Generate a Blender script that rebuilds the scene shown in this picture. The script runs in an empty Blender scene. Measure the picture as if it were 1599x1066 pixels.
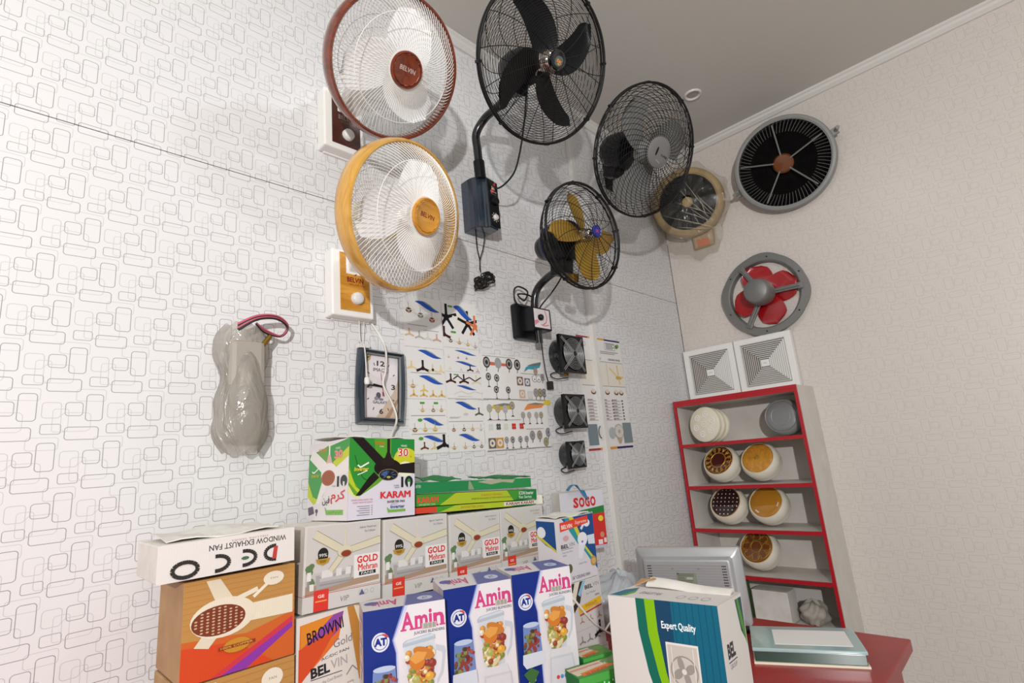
import bpy, bmesh, math, random
from mathutils import Matrix, Vector
from mathutils.geometry import tessellate_polygon
random.seed(7)
C = bpy.context.scene.collection
SC = bpy.context.scene
PI = math.pi
def sl(c):
    return c/12.92 if c <= .04045 else ((c+.055)/1.055)**2.4
def col(h):
    if not isinstance(h, str): return h
    h = h.lstrip('#')
    return tuple(sl(int(h[i:i+2], 16)/255) for i in (0, 2, 4)) + (1.,)

# ------------------------------------------------------------------ camera, light, exposure
cam = bpy.data.objects.new('camera', bpy.data.cameras.new('camera')); C.objects.link(cam)
cam.data.sensor_width = 36; cam.data.lens = 827.76/1599*36; cam.data.clip_start = .02
def cam_matrix(yaw, pit, rol):
    F = Vector((math.sin(yaw)*math.cos(pit), math.cos(yaw)*math.cos(pit), math.sin(pit)))
    r = Vector((math.cos(yaw), -math.sin(yaw), 0)); u = r.cross(F)
    c, s = math.cos(rol), math.sin(rol)
    R, U = c*r+s*u, -s*r+c*u
    return Matrix(((R.x, U.x, -F.x, 0), (R.y, U.y, -F.y, 0), (R.z, U.z, -F.z, 1.5), (0, 0, 0, 1)))
cam.matrix_world = cam_matrix(.809149774, .216105428, -.089172305)
SC.camera = cam
W = bpy.data.worlds.new('world'); SC.world = W; W.use_nodes = True
W.node_tree.nodes['Background'].inputs[0].default_value = (.93, .96, 1., 1)
W.node_tree.nodes['Background'].inputs[1].default_value = .30
def lamp(name, loc, energy, color, size, target=None, shape='DISK', spread=None):
    L = bpy.data.lights.new(name, 'AREA'); L.shape = shape; L.size = size; L.energy = energy; L.color = color
    if spread: L.spread = spread
    o = bpy.data.objects.new(name, L); C.objects.link(o); o.location = loc
    if target is not None:
        o.rotation_euler = (Vector(target)-Vector(loc)).to_track_quat('-Z', 'Y').to_euler()
    return o
def bulb(name, loc, energy, color, r):
    L = bpy.data.lights.new(name, 'POINT'); L.energy = energy; L.color = color; L.shadow_soft_size = r
    o = bpy.data.objects.new(name, L); C.objects.link(o); o.location = loc
bulb('shop_lamp', (-1.6, -1.5, 2.2), 400, (1, .992, .985), .05)
lamp('ceiling_downlight_lamp', (1.35, .45, 3.57), 7, (.86, .94, 1), .12, (1.35, .6, 0))
SC.view_settings.view_transform = 'Standard'; SC.view_settings.look = 'None'
SC.view_settings.gamma = 1; SC.view_settings.use_curve_mapping = False
SC.view_settings.exposure = .15

# ------------------------------------------------------------------ materials
MATS = {}
def mat(name, color='#ffffff', rough=.5, metal=0, spec=.5, coat=0, bump=None, alpha=None, trans=0, mix=None):
    if name in MATS: return MATS[name]
    m = bpy.data.materials.new(name); m.use_nodes = True; MATS[name] = m
    nt = m.node_tree; b = nt.nodes['Principled BSDF']
    b.inputs['Base Color'].default_value = col(color); b.inputs['Roughness'].default_value = rough
    b.inputs['Metallic'].default_value = metal; b.inputs['Specular IOR Level'].default_value = spec
    b.inputs['Coat Weight'].default_value = coat; b.inputs['Transmission Weight'].default_value = trans
    tc = nt.nodes.new('ShaderNodeTexCoord')
    if mix:      # (second colour, scale, low, high): mottled surface
        n = nt.nodes.new('ShaderNodeTexNoise'); n.inputs['Scale'].default_value = mix[1]; n.inputs['Detail'].default_value = 4
        nt.links.new(tc.outputs['Object'], n.inputs['Vector'])
        r = nt.nodes.new('ShaderNodeValToRGB'); r.color_ramp.elements[0].position = mix[2]; r.color_ramp.elements[1].position = mix[3]
        r.color_ramp.elements[0].color = col(color); r.color_ramp.elements[1].color = col(mix[0])
        nt.links.new(n.outputs[0], r.inputs[0]); nt.links.new(r.outputs[0], b.inputs['Base Color'])
    if bump:     # (scale, strength)
        n = nt.nodes.new('ShaderNodeTexNoise'); n.inputs['Scale'].default_value = bump[0]
        nt.links.new(tc.outputs['Object'], n.inputs['Vector'])
        k = nt.nodes.new('ShaderNodeBump'); k.inputs['Strength'].default_value = bump[1]; k.inputs['Distance'].default_value = .002
        nt.links.new(n.outputs[0], k.inputs['Height']); nt.links.new(k.outputs[0], b.inputs['Normal'])
    return m
def wood(name, c1, c2, scale=9, rough=.28, axis=(1, 6, 6)):
    m = mat(name, c1, rough, coat=.4); nt = m.node_tree; b = nt.nodes['Principled BSDF']
    tc = nt.nodes.new('ShaderNodeTexCoord'); mp = nt.nodes.new('ShaderNodeMapping'); mp.inputs['Scale'].default_value = axis
    nt.links.new(tc.outputs['Object'], mp.inputs[0])
    w = nt.nodes.new('ShaderNodeTexNoise'); w.inputs['Scale'].default_value = scale; w.inputs['Detail'].default_value = 5; w.inputs['Distortion'].default_value = 1.2
    nt.links.new(mp.outputs[0], w.inputs['Vector'])
    r = nt.nodes.new('ShaderNodeValToRGB'); e = r.color_ramp.elements; e[0].position = .36; e[1].position = .66
    e[0].color = col(c1); e[1].color = col(c2)
    nt.links.new(w.outputs[0], r.inputs[0]); nt.links.new(r.outputs[0], b.inputs['Base Color'])
    return m
def ink_material():
    m = bpy.data.materials.new('printed_ink'); m.use_nodes = True; nt = m.node_tree; b = nt.nodes['Principled BSDF']
    a = nt.nodes.new('ShaderNodeVertexColor'); a.layer_name = 'ink'
    nt.links.new(a.outputs[0], b.inputs['Base Color']); b.inputs['Roughness'].default_value = .45; b.inputs['Specular IOR Level'].default_value = .22
    tc = nt.nodes.new('ShaderNodeTexCoord'); w = nt.nodes.new('ShaderNodeTexWave'); w.inputs['Scale'].default_value = 60
    nt.links.new(tc.outputs['Object'], w.inputs['Vector'])
    k = nt.nodes.new('ShaderNodeBump'); k.inputs['Strength'].default_value = .06; k.inputs['Distance'].default_value = .001
    nt.links.new(w.outputs[1], k.inputs['Height']); nt.links.new(k.outputs[0], b.inputs['Normal'])
    return m
INK = ink_material()
def board_material(name, c, c2):
    m = mat(name, c, .62, mix=(c2, 14, .35, .75)); nt = m.node_tree; b = nt.nodes['Principled BSDF']
    tc = nt.nodes.new('ShaderNodeTexCoord'); w = nt.nodes.new('ShaderNodeTexWave'); w.inputs['Scale'].default_value = 60
    nt.links.new(tc.outputs['Object'], w.inputs['Vector'])
    k = nt.nodes.new('ShaderNodeBump'); k.inputs['Strength'].default_value = .08; k.inputs['Distance'].default_value = .001
    nt.links.new(w.outputs[1], k.inputs['Height']); nt.links.new(k.outputs[0], b.inputs['Normal'])
    return m
M_CART_W = board_material('white_carton_board', '#dedbd4', '#cfcac2')
M_CART_B = board_material('brown_carton_board', '#b08a5e', '#9c774c')
M_CART_G = board_material('green_carton_board', '#1e7a3c', '#196b35')

# wallpaper: printed rounded-rectangle outlines on PVC panels, repeated on a sheared lattice
def wall_material(name, axis, base, line, strength):
    m = mat(name, base, .33, spec=.35); nt = m.node_tree; N = nt.nodes; Lk = nt.links; b = N['Principled BSDF']
    def node(op, a, bb=None, c=None, clamp=False):
        n = N.new('ShaderNodeMath'); n.operation = op; n.use_clamp = clamp
        for i, v in enumerate((a, bb, c)):
            if v is None: continue
            if isinstance(v, (int, float)): n.inputs[i].default_value = v
            else: Lk.new(v, n.inputs[i])
        return n.outputs[0]
    tc = N.new('ShaderNodeTexCoord'); sp = N.new('ShaderNodeSeparateXYZ'); Lk.new(tc.outputs['Object'], sp.inputs[0])
    X = sp.outputs[axis]; Z = sp.outputs[2]
    LW, LH, SH = .128, .1192, .041
    els = [(.033, -.016, .066, .031, 1.), (.101, -.005, .038, .024, .85), (.055, .048, .034, .066, 1.), (.100, .041, .036, .038, .45),
           (.143, .044, .034, .033, .9), (.020, .012, .058, .046, .35), (.088, -.040, .060, .030, .35), (.118, .016, .030, .056, .35)]
    tot = None
    for (cx, cz, w, h, a) in els:
        pz = node('SUBTRACT', Z, .409+1.5+cz); k = node('ROUND', node('DIVIDE', pz, LH))
        pz = node('SUBTRACT', pz, node('MULTIPLY', k, LH))
        px = node('ADD', node('SUBTRACT', X, .728+cx), node('MULTIPLY', k, SH))
        px = node('SUBTRACT', px, node('MULTIPLY', node('ROUND', node('DIVIDE', px, LW)), LW))
        r = min(w, h)*.22
        qx = node('SUBTRACT', node('ABSOLUTE', px), w/2-r); qz = node('SUBTRACT', node('ABSOLUTE', pz), h/2-r)
        ax = node('MAXIMUM', qx, 0.); az = node('MAXIMUM', qz, 0.)
        d = node('SQRT', node('ADD', node('MULTIPLY', ax, ax), node('MULTIPLY', az, az)))
        d = node('SUBTRACT', node('ADD', d, node('MINIMUM', node('MAXIMUM', qx, qz), 0.)), r)
        ln = node('SUBTRACT', 1., node('DIVIDE', node('ABSOLUTE', d), .00125), clamp=True)
        ln = node('MULTIPLY', ln, a*strength)
        tot = ln if tot is None else node('MAXIMUM', tot, ln)
    mx = N.new('ShaderNodeMix'); mx.data_type = 'RGBA'; mx.inputs[6].default_value = col(base); mx.inputs[7].default_value = col(line)
    Lk.new(tot, mx.inputs[0]); Lk.new(mx.outputs[2], b.inputs['Base Color'])
    return m
M_WALL = wall_material('patterned_wall_panel', 0, '#dedddd', '#838180', 1.15)
M_WALLR = wall_material('patterned_side_panel', 1, '#d9d1ca', '#8d8681', .55)

M = dict(
  ceil=mat('ceiling_paint', '#c9c5be', .7, bump=(40, .05)), floor=mat('floor_tile', '#a9a39a', .35, mix=('#979188', 5, .3, .7)),
  trim=mat('white_pvc_trim', '#dddad5', .35), groove=mat('dark_joint', '#5a5754', .8), redtop=mat('red_laminate', '#a3201c', .32, mix=('#8d1a17', 6, .3, .7)),
  rededge=mat('red_edging', '#b01a26', .38), shelfin=mat('pale_shelf_board', '#dbd6cf', .5, mix=('#cfc9c1', 8, .3, .7)),
  white=mat('white_plastic', '#eceae6', .35), wire=mat('white_wire', '#e6e4de', .4), cream=mat('cream_plastic', '#e6dfc9', .38),
  ivory=mat('ivory_enamel', '#e4dfd0', .22, coat=.5), blade_w=mat('white_fan_blade', '#f6f6f6', .3),
  black=mat('black_plastic', '#0d0e11', .32, spec=.35), blackm=mat('black_enamel', '#0f1013', .22, coat=.5), bwire=mat('black_wire', '#120f10', .45, spec=.3),
  navy=mat('navy_black_plastic', '#222e3b', .2, coat=.7), bladeb=mat('black_fan_blade', '#0b0c0e', .38, spec=.3), grey=mat('grey_plastic', '#8d8d8a', .4),
  bladeg=mat('grey_fan_blade', '#7c7c79', .38), gmetal=mat('grey_cast_metal', '#7d7c79', .45, metal=.3), chrome=mat('chrome', '#c9c3b8', .12, metal=1),
  bladey=mat('gold_fan_blade', '#a3802f', .35, metal=.35), bladered=mat('red_fan_blade', '#a8161c', .2, coat=.6), silver=mat('silver_plastic', '#a9aaab', .3, metal=.35),
  silverd=mat('dark_silver_plastic', '#8c8d8e', .4, metal=.3), gold=mat('gold_metal', '#c79a3c', .3, metal=.5), beige=mat('beige_plastic', '#a68f68', .4),
  paper=mat('paper', '#e3e1de', .55), cord=mat('white_cord', '#e2ded6', .45), bcord=mat('black_cord', '#1c1b1b', .5), rcord=mat('pink_cord', '#c2566a', .5),
  fabric=mat('grey_wrap', '#a29c92', .6, bump=(25, .4)), knob=mat('pale_knob', '#dcdad6', .3), dglass=mat('dark_green_glass', '#2b4a40', .15, coat=.5),
  tglass=mat('pale_teal_glass', '#9db8b8', .12, coat=.6), blueb=mat('blue_ribbon', '#2b78a8', .5), brass=mat('brass_terminal', '#8a6a2a', .35, metal=.7),
  olive=mat('olive_board', '#3c4a2c', .5), sticker=mat('grey_label', '#7d8373', .45), void_black=mat('dark_void', '#0e0d0c', .85, spec=.1),  # the near-black is for black parts and shade painted in slots and holes
  maroon=wood('maroon_wood', '#3d130c', '#4e1c12', 6), mahog=wood('mahogany_wood_print', '#5e2410', '#7a3216', 7, .22, (6, 6, 1)),
  pine=wood('golden_wood_print', '#b97a1c', '#d2983a', 7, .25, (1, 6, 6)), pinerim=wood('golden_rim_wood', '#b98630', '#d0a04a', 5, .22, (2, 2, 10)),
  dome1=mat('maroon_lacquer', '#4a0f0c', .15, coat=.7), dome3=mat('dark_maroon_lacquer', '#2a0a0d', .15, coat=.7), amber=mat('amber_lacquer', '#b37a1e', .15, coat=.7),
  bronze=mat('bronze_lacquer', '#6d3a14', .2, coat=.6), blue=mat('blue_emblem', '#1c2568', .3), shade=mat('brown_downlight', '#a8a39b', .5))
def sheet_plastic(name, c, base, gl):
    m = bpy.data.materials.new(name); m.use_nodes = True; nt = m.node_tree; N = nt.nodes; N.remove(N['Principled BSDF'])
    t = N.new('ShaderNodeBsdfTransparent'); t.inputs[0].default_value = (.95, .94, .92, 1)
    d = N.new('ShaderNodeBsdfDiffuse'); d.inputs[0].default_value = col(c)
    g = N.new('ShaderNodeBsdfGlossy'); g.inputs[1].default_value = .1
    m1 = N.new('ShaderNodeMixShader'); m1.inputs[0].default_value = base; m2 = N.new('ShaderNodeMixShader'); m2.inputs[0].default_value = gl
    nt.links.new(t.outputs[0], m1.inputs[1]); nt.links.new(d.outputs[0], m1.inputs[2])
    nt.links.new(m1.outputs[0], m2.inputs[1]); nt.links.new(g.outputs[0], m2.inputs[2])
    tc = N.new('ShaderNodeTexCoord'); mp = N.new('ShaderNodeMapping'); mp.inputs['Scale'].default_value = (1, 3.2, .8); mp.inputs['Rotation'].default_value = (.7, .2, .5); nt.links.new(tc.outputs['Object'], mp.inputs[0])
    n = N.new('ShaderNodeTexNoise'); n.inputs['Scale'].default_value = 11; n.inputs['Detail'].default_value = 5; n.inputs['Distortion'].default_value = 1.2
    k = N.new('ShaderNodeBump'); k.inputs['Strength'].default_value = .9; k.inputs['Distance'].default_value = .02
    nt.links.new(mp.outputs[0], n.inputs['Vector']); nt.links.new(n.outputs[0], k.inputs['Height'])
    nt.links.new(k.outputs[0], g.inputs['Normal']); nt.links.new(k.outputs[0], d.inputs['Normal'])
    nt.links.new(m2.outputs[0], N['Material Output'].inputs[0])
    return m
M['poly'] = sheet_plastic('clear_polythene', '#c9bda6', .02, .06)
M['polyblue'] = sheet_plastic('bluish_polythene', '#cdd5dc', .5, .10)
M['polygrey'] = sheet_plastic('cloudy_polythene', '#a9a49a', .55, .08)

# ------------------------------------------------------------------ mesh helpers
class G:
    def __init__(s): s.v = []; s.f = []; s.m = []; s.mats = []
    def mi(s, m):
        if isinstance(m, str): m = M[m]
        if m not in s.mats: s.mats.append(m)
        return s.mats.index(m)
    def add(s, vs, fs, m, T=None):
        o = len(s.v); k = s.mi(m)
        s.v += [tuple(T @ Vector(p)) if T else tuple(p) for p in vs]
        s.f += [tuple(i+o for i in f) for f in fs]; s.m += [k]*len(fs); return s
    def box(s, a, b, m, T=None):
        x0, y0, z0 = a; x1, y1, z1 = b
        vs = [(x0, y0, z0), (x1, y0, z0), (x1, y1, z0), (x0, y1, z0), (x0, y0, z1), (x1, y0, z1), (x1, y1, z1), (x0, y1, z1)]
        return s.add(vs, [(0, 3, 2, 1), (4, 5, 6, 7), (0, 1, 5, 4), (1, 2, 6, 5), (2, 3, 7, 6), (3, 0, 4, 7)], m, T)
    def lathe(s, prof, m, seg=48, T=None, close=False):
        vs = []; fs = []; n = len(prof)
        for i in range(seg):
            a = 2*PI*i/seg
            for r, z in prof: vs.append((r*math.cos(a), r*math.sin(a), z))
        for i in range(seg):
            j = (i+1) % seg
            for k in range(n-1 if not close else n):
                q = (k+1) % n; fs.append((i*n+k, j*n+k, j*n+q, i*n+q))
        return s.add(vs, fs, m, T)
    def tube(s, pts, r, m, seg=6, closed=False, T=None, cap=True):
        P = [Vector(p) for p in pts]; n = len(P); vs = []; fs = []; up = None
        for i in range(n):
            if closed: t = P[(i+1) % n]-P[i-1]
            else: t = P[min(i+1, n-1)]-P[max(i-1, 0)]
            t.normalize()
            if up is None:
                up = Vector((0, 0, 1)) if abs(t.z) < .9 else Vector((1, 0, 0))
            u = (up - t*up.dot(t))
            if u.length < 1e-5: u = t.orthogonal()
            u.normalize(); w = t.cross(u); up = u
            rr = r[i] if isinstance(r, (list, tuple)) else r
            for k in range(seg):
                a = 2*PI*k/seg; vs.append(P[i]+u*rr*math.cos(a)+w*rr*math.sin(a))
        for i in range(n if closed else n-1):
            j = (i+1) % n
            for k in range(seg):
                q = (k+1) % seg; fs.append((i*seg+k, i*seg+q, j*seg+q, j*seg+k))
        if cap and not closed:
            fs.append(tuple(range(seg))[::-1]); fs.append(tuple((n-1)*seg+k for k in range(seg)))
        return s.add(vs, fs, m, T)
    def ring(s, R, r, z, m, seg=64, ts=6, T=None):
        return s.tube([(R*math.cos(2*PI*i/seg), R*math.sin(2*PI*i/seg), z) for i in range(seg)], r, m, ts, True, T)
    def prism(s, pts, z0, z1, m, T=None):
        n = len(pts); vs = [(x, y, z0) for x, y in pts]+[(x, y, z1) for x, y in pts]
        tri = tessellate_polygon([[Vector((x, y, 0)) for x, y in pts]])
        fs = [tuple(t) for t in tri]+[tuple(i+n for i in t) for t in tri]+[(i, (i+1) % n, (i+1) % n+n, i+n) for i in range(n)]
        return s.add(vs, fs, m, T)
    def grid(s, fn, nu, nv, m, T=None):
        vs = [fn(i/nu, j/nv) for i in range(nu+1) for j in range(nv+1)]
        fs = [(i*(nv+1)+j, (i+1)*(nv+1)+j, (i+1)*(nv+1)+j+1, i*(nv+1)+j+1) for i in range(nu) for j in range(nv)]
        return s.add(vs, fs, m, T)
    def build(s, name, parent=None, T=None, smooth=None, bevel=0, solid=0, recalc=True):
        me = bpy.data.meshes.new(name); me.from_pydata([tuple(p) for p in s.v], [], s.f)
        for m in s.mats: me.materials.append(m)
        me.polygons.foreach_set('material_index', s.m)
        if recalc:
            bm = bmesh.new(); bm.from_mesh(me); bmesh.ops.recalc_face_normals(bm, faces=bm.faces); bm.to_mesh(me); bm.free()
        if smooth is not None:
            me.polygons.foreach_set('use_smooth', [True]*len(me.polygons)); me.set_sharp_from_angle(angle=math.radians(smooth))
        me.update()
        return link(name, me, parent, T, bevel, solid)
def link(name, me, parent=None, T=None, bevel=0, solid=0):
    o = bpy.data.objects.new(name, me); C.objects.link(o)
    if parent: o.parent = parent
    if T is not None: o.matrix_basis = T
    if solid:
        d = o.modifiers.new('thickness', 'SOLIDIFY'); d.thickness = solid; d.offset = 0
    if bevel:
        d = o.modifiers.new('soft_edge', 'BEVEL'); d.width = bevel; d.segments = 2; d.limit_method = 'ANGLE'
    return o
def tag(o, label, cat, group=None):
    o['label'] = label; o['category'] = cat
    if group: o['group'] = group
    return o
def thing(name, label, cat, T=None, group=None):
    o = bpy.data.objects.new(name, None); C.objects.link(o); o.empty_display_size = .05
    if T is not None: o.matrix_basis = T
    return tag(o, label, cat, group)
def struct(o, label=None):
    o['kind'] = 'structure'
    if label: o['label'] = label
    return o
def Tr(x, y, z): return Matrix.Translation((x, y, z))
def frame(c, n, spin=0):
    """matrix whose local Z looks along n, local Y as upright as it can be"""
    z = Vector(n).normalized(); x = Vector((0, 0, 1)).cross(z); x.normalize(); y = z.cross(x)
    R = Matrix(((x.x, y.x, z.x, c[0]), (x.y, y.y, z.y, c[1]), (x.z, y.z, z.z, c[2]), (0, 0, 0, 1)))
    return R @ Matrix.Rotation(spin, 4, 'Z')
def dirn(az, el):
    a, e = math.radians(az), math.radians(el)
    return Vector((math.sin(a)*math.cos(e), -math.cos(a)*math.cos(e), math.sin(e)))
def smoothpath(pts, n=8):
    P = [Vector(p) for p in pts]; out = []
    for i in range(len(P)-1):
        a = P[max(i-1, 0)]; b = P[i]; c = P[i+1]; d = P[min(i+2, len(P)-1)]
        for k in range(n):
            t = k/n
            out.append(.5*((2*b)+(c-a)*t+(2*a-5*b+4*c-d)*t*t+(3*b-a-3*c+d)*t**3))
    out.append(P[-1]); return out
FLAT = Matrix(((1, 0, 0, 0), (0, 0, 1, 0), (0, 1, 0, 0), (0, 0, 0, 1)))

# ------------------------------------------------------------------ flat print: lettering and artwork as thin inked shapes
TEXTS = {}
def text_shape(s, bold=0., shear=0.):
    k = (s, bold, shear)
    if k in TEXTS: return TEXTS[k]
    cu = bpy.data.curves.new('lettering', 'FONT'); cu.body = s; cu.size = 1; cu.resolution_u = 2; cu.offset = bold; cu.shear = shear
    cu.fill_mode = 'FRONT'
    o = bpy.data.objects.new('lettering', cu); C.objects.link(o)
    dg = bpy.context.evaluated_depsgraph_get(); dg.update()
    me = bpy.data.meshes.new_from_object(o.evaluated_get(dg))
    vs = [(v.co.x, v.co.y) for v in me.vertices]; fs = [tuple(p.vertices) for p in me.polygons]
    bpy.data.objects.remove(o); bpy.data.curves.remove(cu); bpy.data.meshes.remove(me)
    if vs:
        x0 = min(v[0] for v in vs); x1 = max(v[0] for v in vs); y0 = min(v[1] for v in vs); y1 = max(v[1] for v in vs)
        w = x1-x0 or 1; h = y1-y0 or 1
        vs = [((x-x0)/w, (y-y0)/h) for x, y in vs]
    TEXTS[k] = (vs, fs); return TEXTS[k]
def clip(poly, x0, y0, x1, y1):
    for ax, lim, sg in ((0, x0, 1), (0, x1, -1), (1, y0, 1), (1, y1, -1)):
        out = []
        for i, p in enumerate(poly):
            q = poly[i-1]; ip = (p[ax]-lim)*sg >= 0; iq = (q[ax]-lim)*sg >= 0
            if ip != iq:
                t = (lim-q[ax])/(p[ax]-q[ax]); out.append((q[0]+(p[0]-q[0])*t, q[1]+(p[1]-q[1])*t))
            if ip: out.append(p)
        poly = out
        if not poly: break
    return poly
class Print:
    """artwork in 0..1 face coordinates, u to the right and v up"""
    def __init__(s, w, h): s.w = w; s.h = h; s.it = []
    def poly(s, pts, c):
        p = clip(list(pts), 0, 0, 1, 1)
        if len(p) > 2: s.it.append((p, [tuple(t) for t in tessellate_polygon([[Vector((x, y, 0)) for x, y in p]])], col(c)))
        return s
    def rect(s, x0, y0, x1, y1, c): return s.poly([(x0, y0), (x1, y0), (x1, y1), (x0, y1)], c)
    def ell(s, x, y, rx, ry, c, n=20, rot=0):
        return s.poly([(x+rx*math.cos(2*PI*i/n)*math.cos(rot)-ry*math.sin(2*PI*i/n)*math.sin(rot), y+rx*math.cos(2*PI*i/n)*math.sin(rot)+ry*math.sin(2*PI*i/n)*math.cos(rot)) for i in range(n)], c)
    def disc(s, x, y, r, c, n=20): return s.ell(x, y, r*s.h/s.w, r, c, n)
    def line(s, pts, w, c):
        k = s.w/s.h
        for a, b in zip(pts, pts[1:]):
            dx, dy = (b[0]-a[0])*k, b[1]-a[1]; l = math.hypot(dx, dy) or 1; nx, ny = -dy/l*w/2/k, dx/l*w/2
            s.poly([(a[0]-nx, a[1]-ny), (b[0]-nx, b[1]-ny), (b[0]+nx, b[1]+ny), (a[0]+nx, a[1]+ny)], c)
        return s
    def text(s, t, x0, y0, x1, y1, c, bold=.02, shear=0, rot=0):
        if 'M' in t and bold:      # this glyph breaks when its outline is thickened: print it three times, slightly shifted
            d = (x1-x0)/max(1, len(t))*bold*1.6
            for q in (-d, 0, d): s.text(t, x0+q, y0, x1+q, y1, c, 0, shear, rot)
            return s
        vs, fs = text_shape(t, bold, shear)
        if not vs: return s
        if rot == 180: p = [(x1-(x1-x0)*u, y1-(y1-y0)*v) for u, v in vs]
        elif rot:
            cx, cy = (x0+x1)/2, (y0+y1)/2; k = s.w/s.h; a = math.radians(rot); p = []
            for u, v in vs:
                dx, dy = (u-.5)*(x1-x0)*k, (v-.5)*(y1-y0)
                p.append((cx+(dx*math.cos(a)-dy*math.sin(a))/k, cy+dx*math.sin(a)+dy*math.cos(a)))
        else: p = [(x0+(x1-x0)*u, y0+(y1-y0)*v) for u, v in vs]
        s.it.append((p, fs, col(c))); return s
    def mesh(s, name='artwork'):
        vs = []; fs = []; cs = []
        for i, (p, f, c) in enumerate(s.it):
            o = len(vs); z = .0003+.00004*i
            vs += [(x*s.w, y*s.h, z) for x, y in p]
            for q in f:
                a = p[q[0]]; b = p[q[1]]; d = p[q[2]]
                if (b[0]-a[0])*(d[1]-a[1])-(b[1]-a[1])*(d[0]-a[0]) < 0: q = q[::-1]
                fs.append(tuple(k+o for k in q)); cs += [c]*len(q)
        me = bpy.data.meshes.new(name); me.from_pydata(vs, [], fs); me.materials.append(INK)
        a = me.color_attributes.new('ink', 'FLOAT_COLOR', 'CORNER')
        a.data.foreach_set('color', [x for c in cs for x in c]); me.update(); return me
    def put(s, name, parent, T): return link(name, s.mesh(name), parent, T)
def face_T(side, w, h, d):
    """face frames of a box centred on its base: u right, v up, z outwards"""
    if side == 'front': return Matrix(((1, 0, 0, -w/2), (0, 0, -1, -d/2), (0, 1, 0, 0), (0, 0, 0, 1)))
    if side == 'left': return Matrix(((0, 0, -1, -w/2), (-1, 0, 0, d/2), (0, 1, 0, 0), (0, 0, 0, 1)))
    if side == 'right': return Matrix(((0, 0, 1, w/2), (1, 0, 0, -d/2), (0, 1, 0, 0), (0, 0, 0, 1)))
    if side == 'top': return Matrix(((1, 0, 0, -w/2), (0, 1, 0, -d/2), (0, 0, 1, h), (0, 0, 0, 1)))

# ------------------------------------------------------------------ the room
def slab(name, a, b, m, parent=None, bevel=0): return G().box(a, b, m).build(name, parent, bevel=bevel)
struct(slab('floor', (-2.6, -3.2, -.08), (3.75, 1.9, 0), 'floor'))
struct(slab('ceiling', (-2.6, -3.2, 3.6), (3.75, 1.9, 3.68), 'ceil'))
wm = struct(slab('wall_main', (-2.6, 1.714, 0), (3.75, 1.9, 3.6), 'groove'))
for x0, x1, z0, z1 in ((-2.6, 2.44, 0, 2.4925), (2.444, 3.55, 0, 2.4925), (-2.6, 2.44, 2.4955, 3.6), (2.444, 3.55, 2.4955, 3.6)):
    slab('wall_panel', (x0, 1.70, z0), (x1, 1.714, z1), M_WALL, wm)
wr = struct(slab('wall_right', (3.566, -3.2, 0), (3.75, 1.714, 3.6), 'groove'))
slab('wall_panel', (3.551, -3.2, 0), (3.566, 1.6965, 3.6), M_WALLR, wr)
struct(G().box((2.409, 1.678, .82), (2.455, 1.70, 3.55), 'trim').box((2.414, 1.674, .82), (2.450, 1.679, 3.55), 'trim').build('trim_1', bevel=.003), 'white cover strip running down the main wall over the panel joint')
def crown(name, T, L):
    prof = [(0, 0), (.042, 0), (.042, -.014), (.032, -.02), (.03, -.034), (.012, -.05), (0, -.05)]
    return struct(G().prism(prof, 0, L, 'trim', T).build(name))
crown('trim_2', Matrix(((0, 0, 1, -2.6), (-1, 0, 0, 1.70), (0, 1, 0, 3.6), (0, 0, 0, 1))), 6.15)
crown('trim_3', Matrix(((-1, 0, 0, 3.551), (0, 0, -1, 1.658), (0, 1, 0, 3.6), (0, 0, 0, 1))), 4.85)
dl = thing('ceiling_downlight', 'round recessed downlight with a pale rim in the grey ceiling', 'light', Tr(2.97, 1.10, 3.6))
G().lathe([(.036, -.001), (.044, -.010), (.050, -.008), (.053, 0), (.047, .004), (.036, .004)], 'trim', 40, close=True).build('trim_ring', dl, smooth=40)
G().lathe([(.0001, -.0035), (.020, -.003), (.036, -.001)], 'shade', 32).build('lens', dl, smooth=40)

# counter along the main wall
ct = thing('counter', 'red laminate shop counter that the cartons and the monitor stand on', 'counter', Tr(.85, 1.07, 0))
G().box((-1.75, -.61, .762), (1.42, .622, .80), 'redtop').build('counter_top', ct, bevel=.004)
G().box((-1.72, -.57, .08), (1.39, -.54, .762), 'redtop').build('front_panel', ct)
G().box((1.36, -.54, .08), (1.39, .60, .762), 'redtop').build('end_panel', ct)
G().box((-1.72, -.54, .08), (-1.69, .60, .762), 'redtop').build('end_panel', ct)
G().box((-1.70, -.52, 0), (1.37, .58, .08), 'void_black').build('plinth', ct)

# shelf unit in the corner
SX, SB, SY0, SY1 = 3.23, 3.548, .93, 1.675
sh = thing('shelf_unit', 'open shelf unit with pale boards and red front edging in the corner', 'shelf', Tr(3.39, 1.30, 0))
def local(o, P): return Tr(-o.location.x, -o.location.y, -o.location.z)
for z in (1.746, 1.486, 1.228, .976, .722, .47, .06):
    b = G().box((SX+.006, SY0+.01, z-.016), (SB, SY1-.014, z), 'shelfin', local(sh, 0)).build('shelf_board', sh)
    G().box((SX-.006, SY0+.006, z-.017), (SX+.006, SY1-.009, z+.003), 'rededge', local(sh, 0)).build('front_edging', b)
for y in (SY1-.014, SY0-.004):
    b = G().box((SX+.006, y, 0), (SB, y+.014, 1.764), 'shelfin', local(sh, 0)).build('side_panel', sh)
    G().box((SX-.007, y-.001, 0), (SX+.006, y+.015, 1.766), 'rededge', local(sh, 0)).build('front_edging', b)
G().box((SX-.008, SY0-.004, 1.747), (SX+.006, SY1+.001, 1.766), 'rededge', local(sh, 0)).build('top_edging', sh)
G().box((SX+.006, SY0, 1.7465), (SB, SY1, 1.762), 'shelfin', local(sh, 0)).build('top_board', sh)
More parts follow.
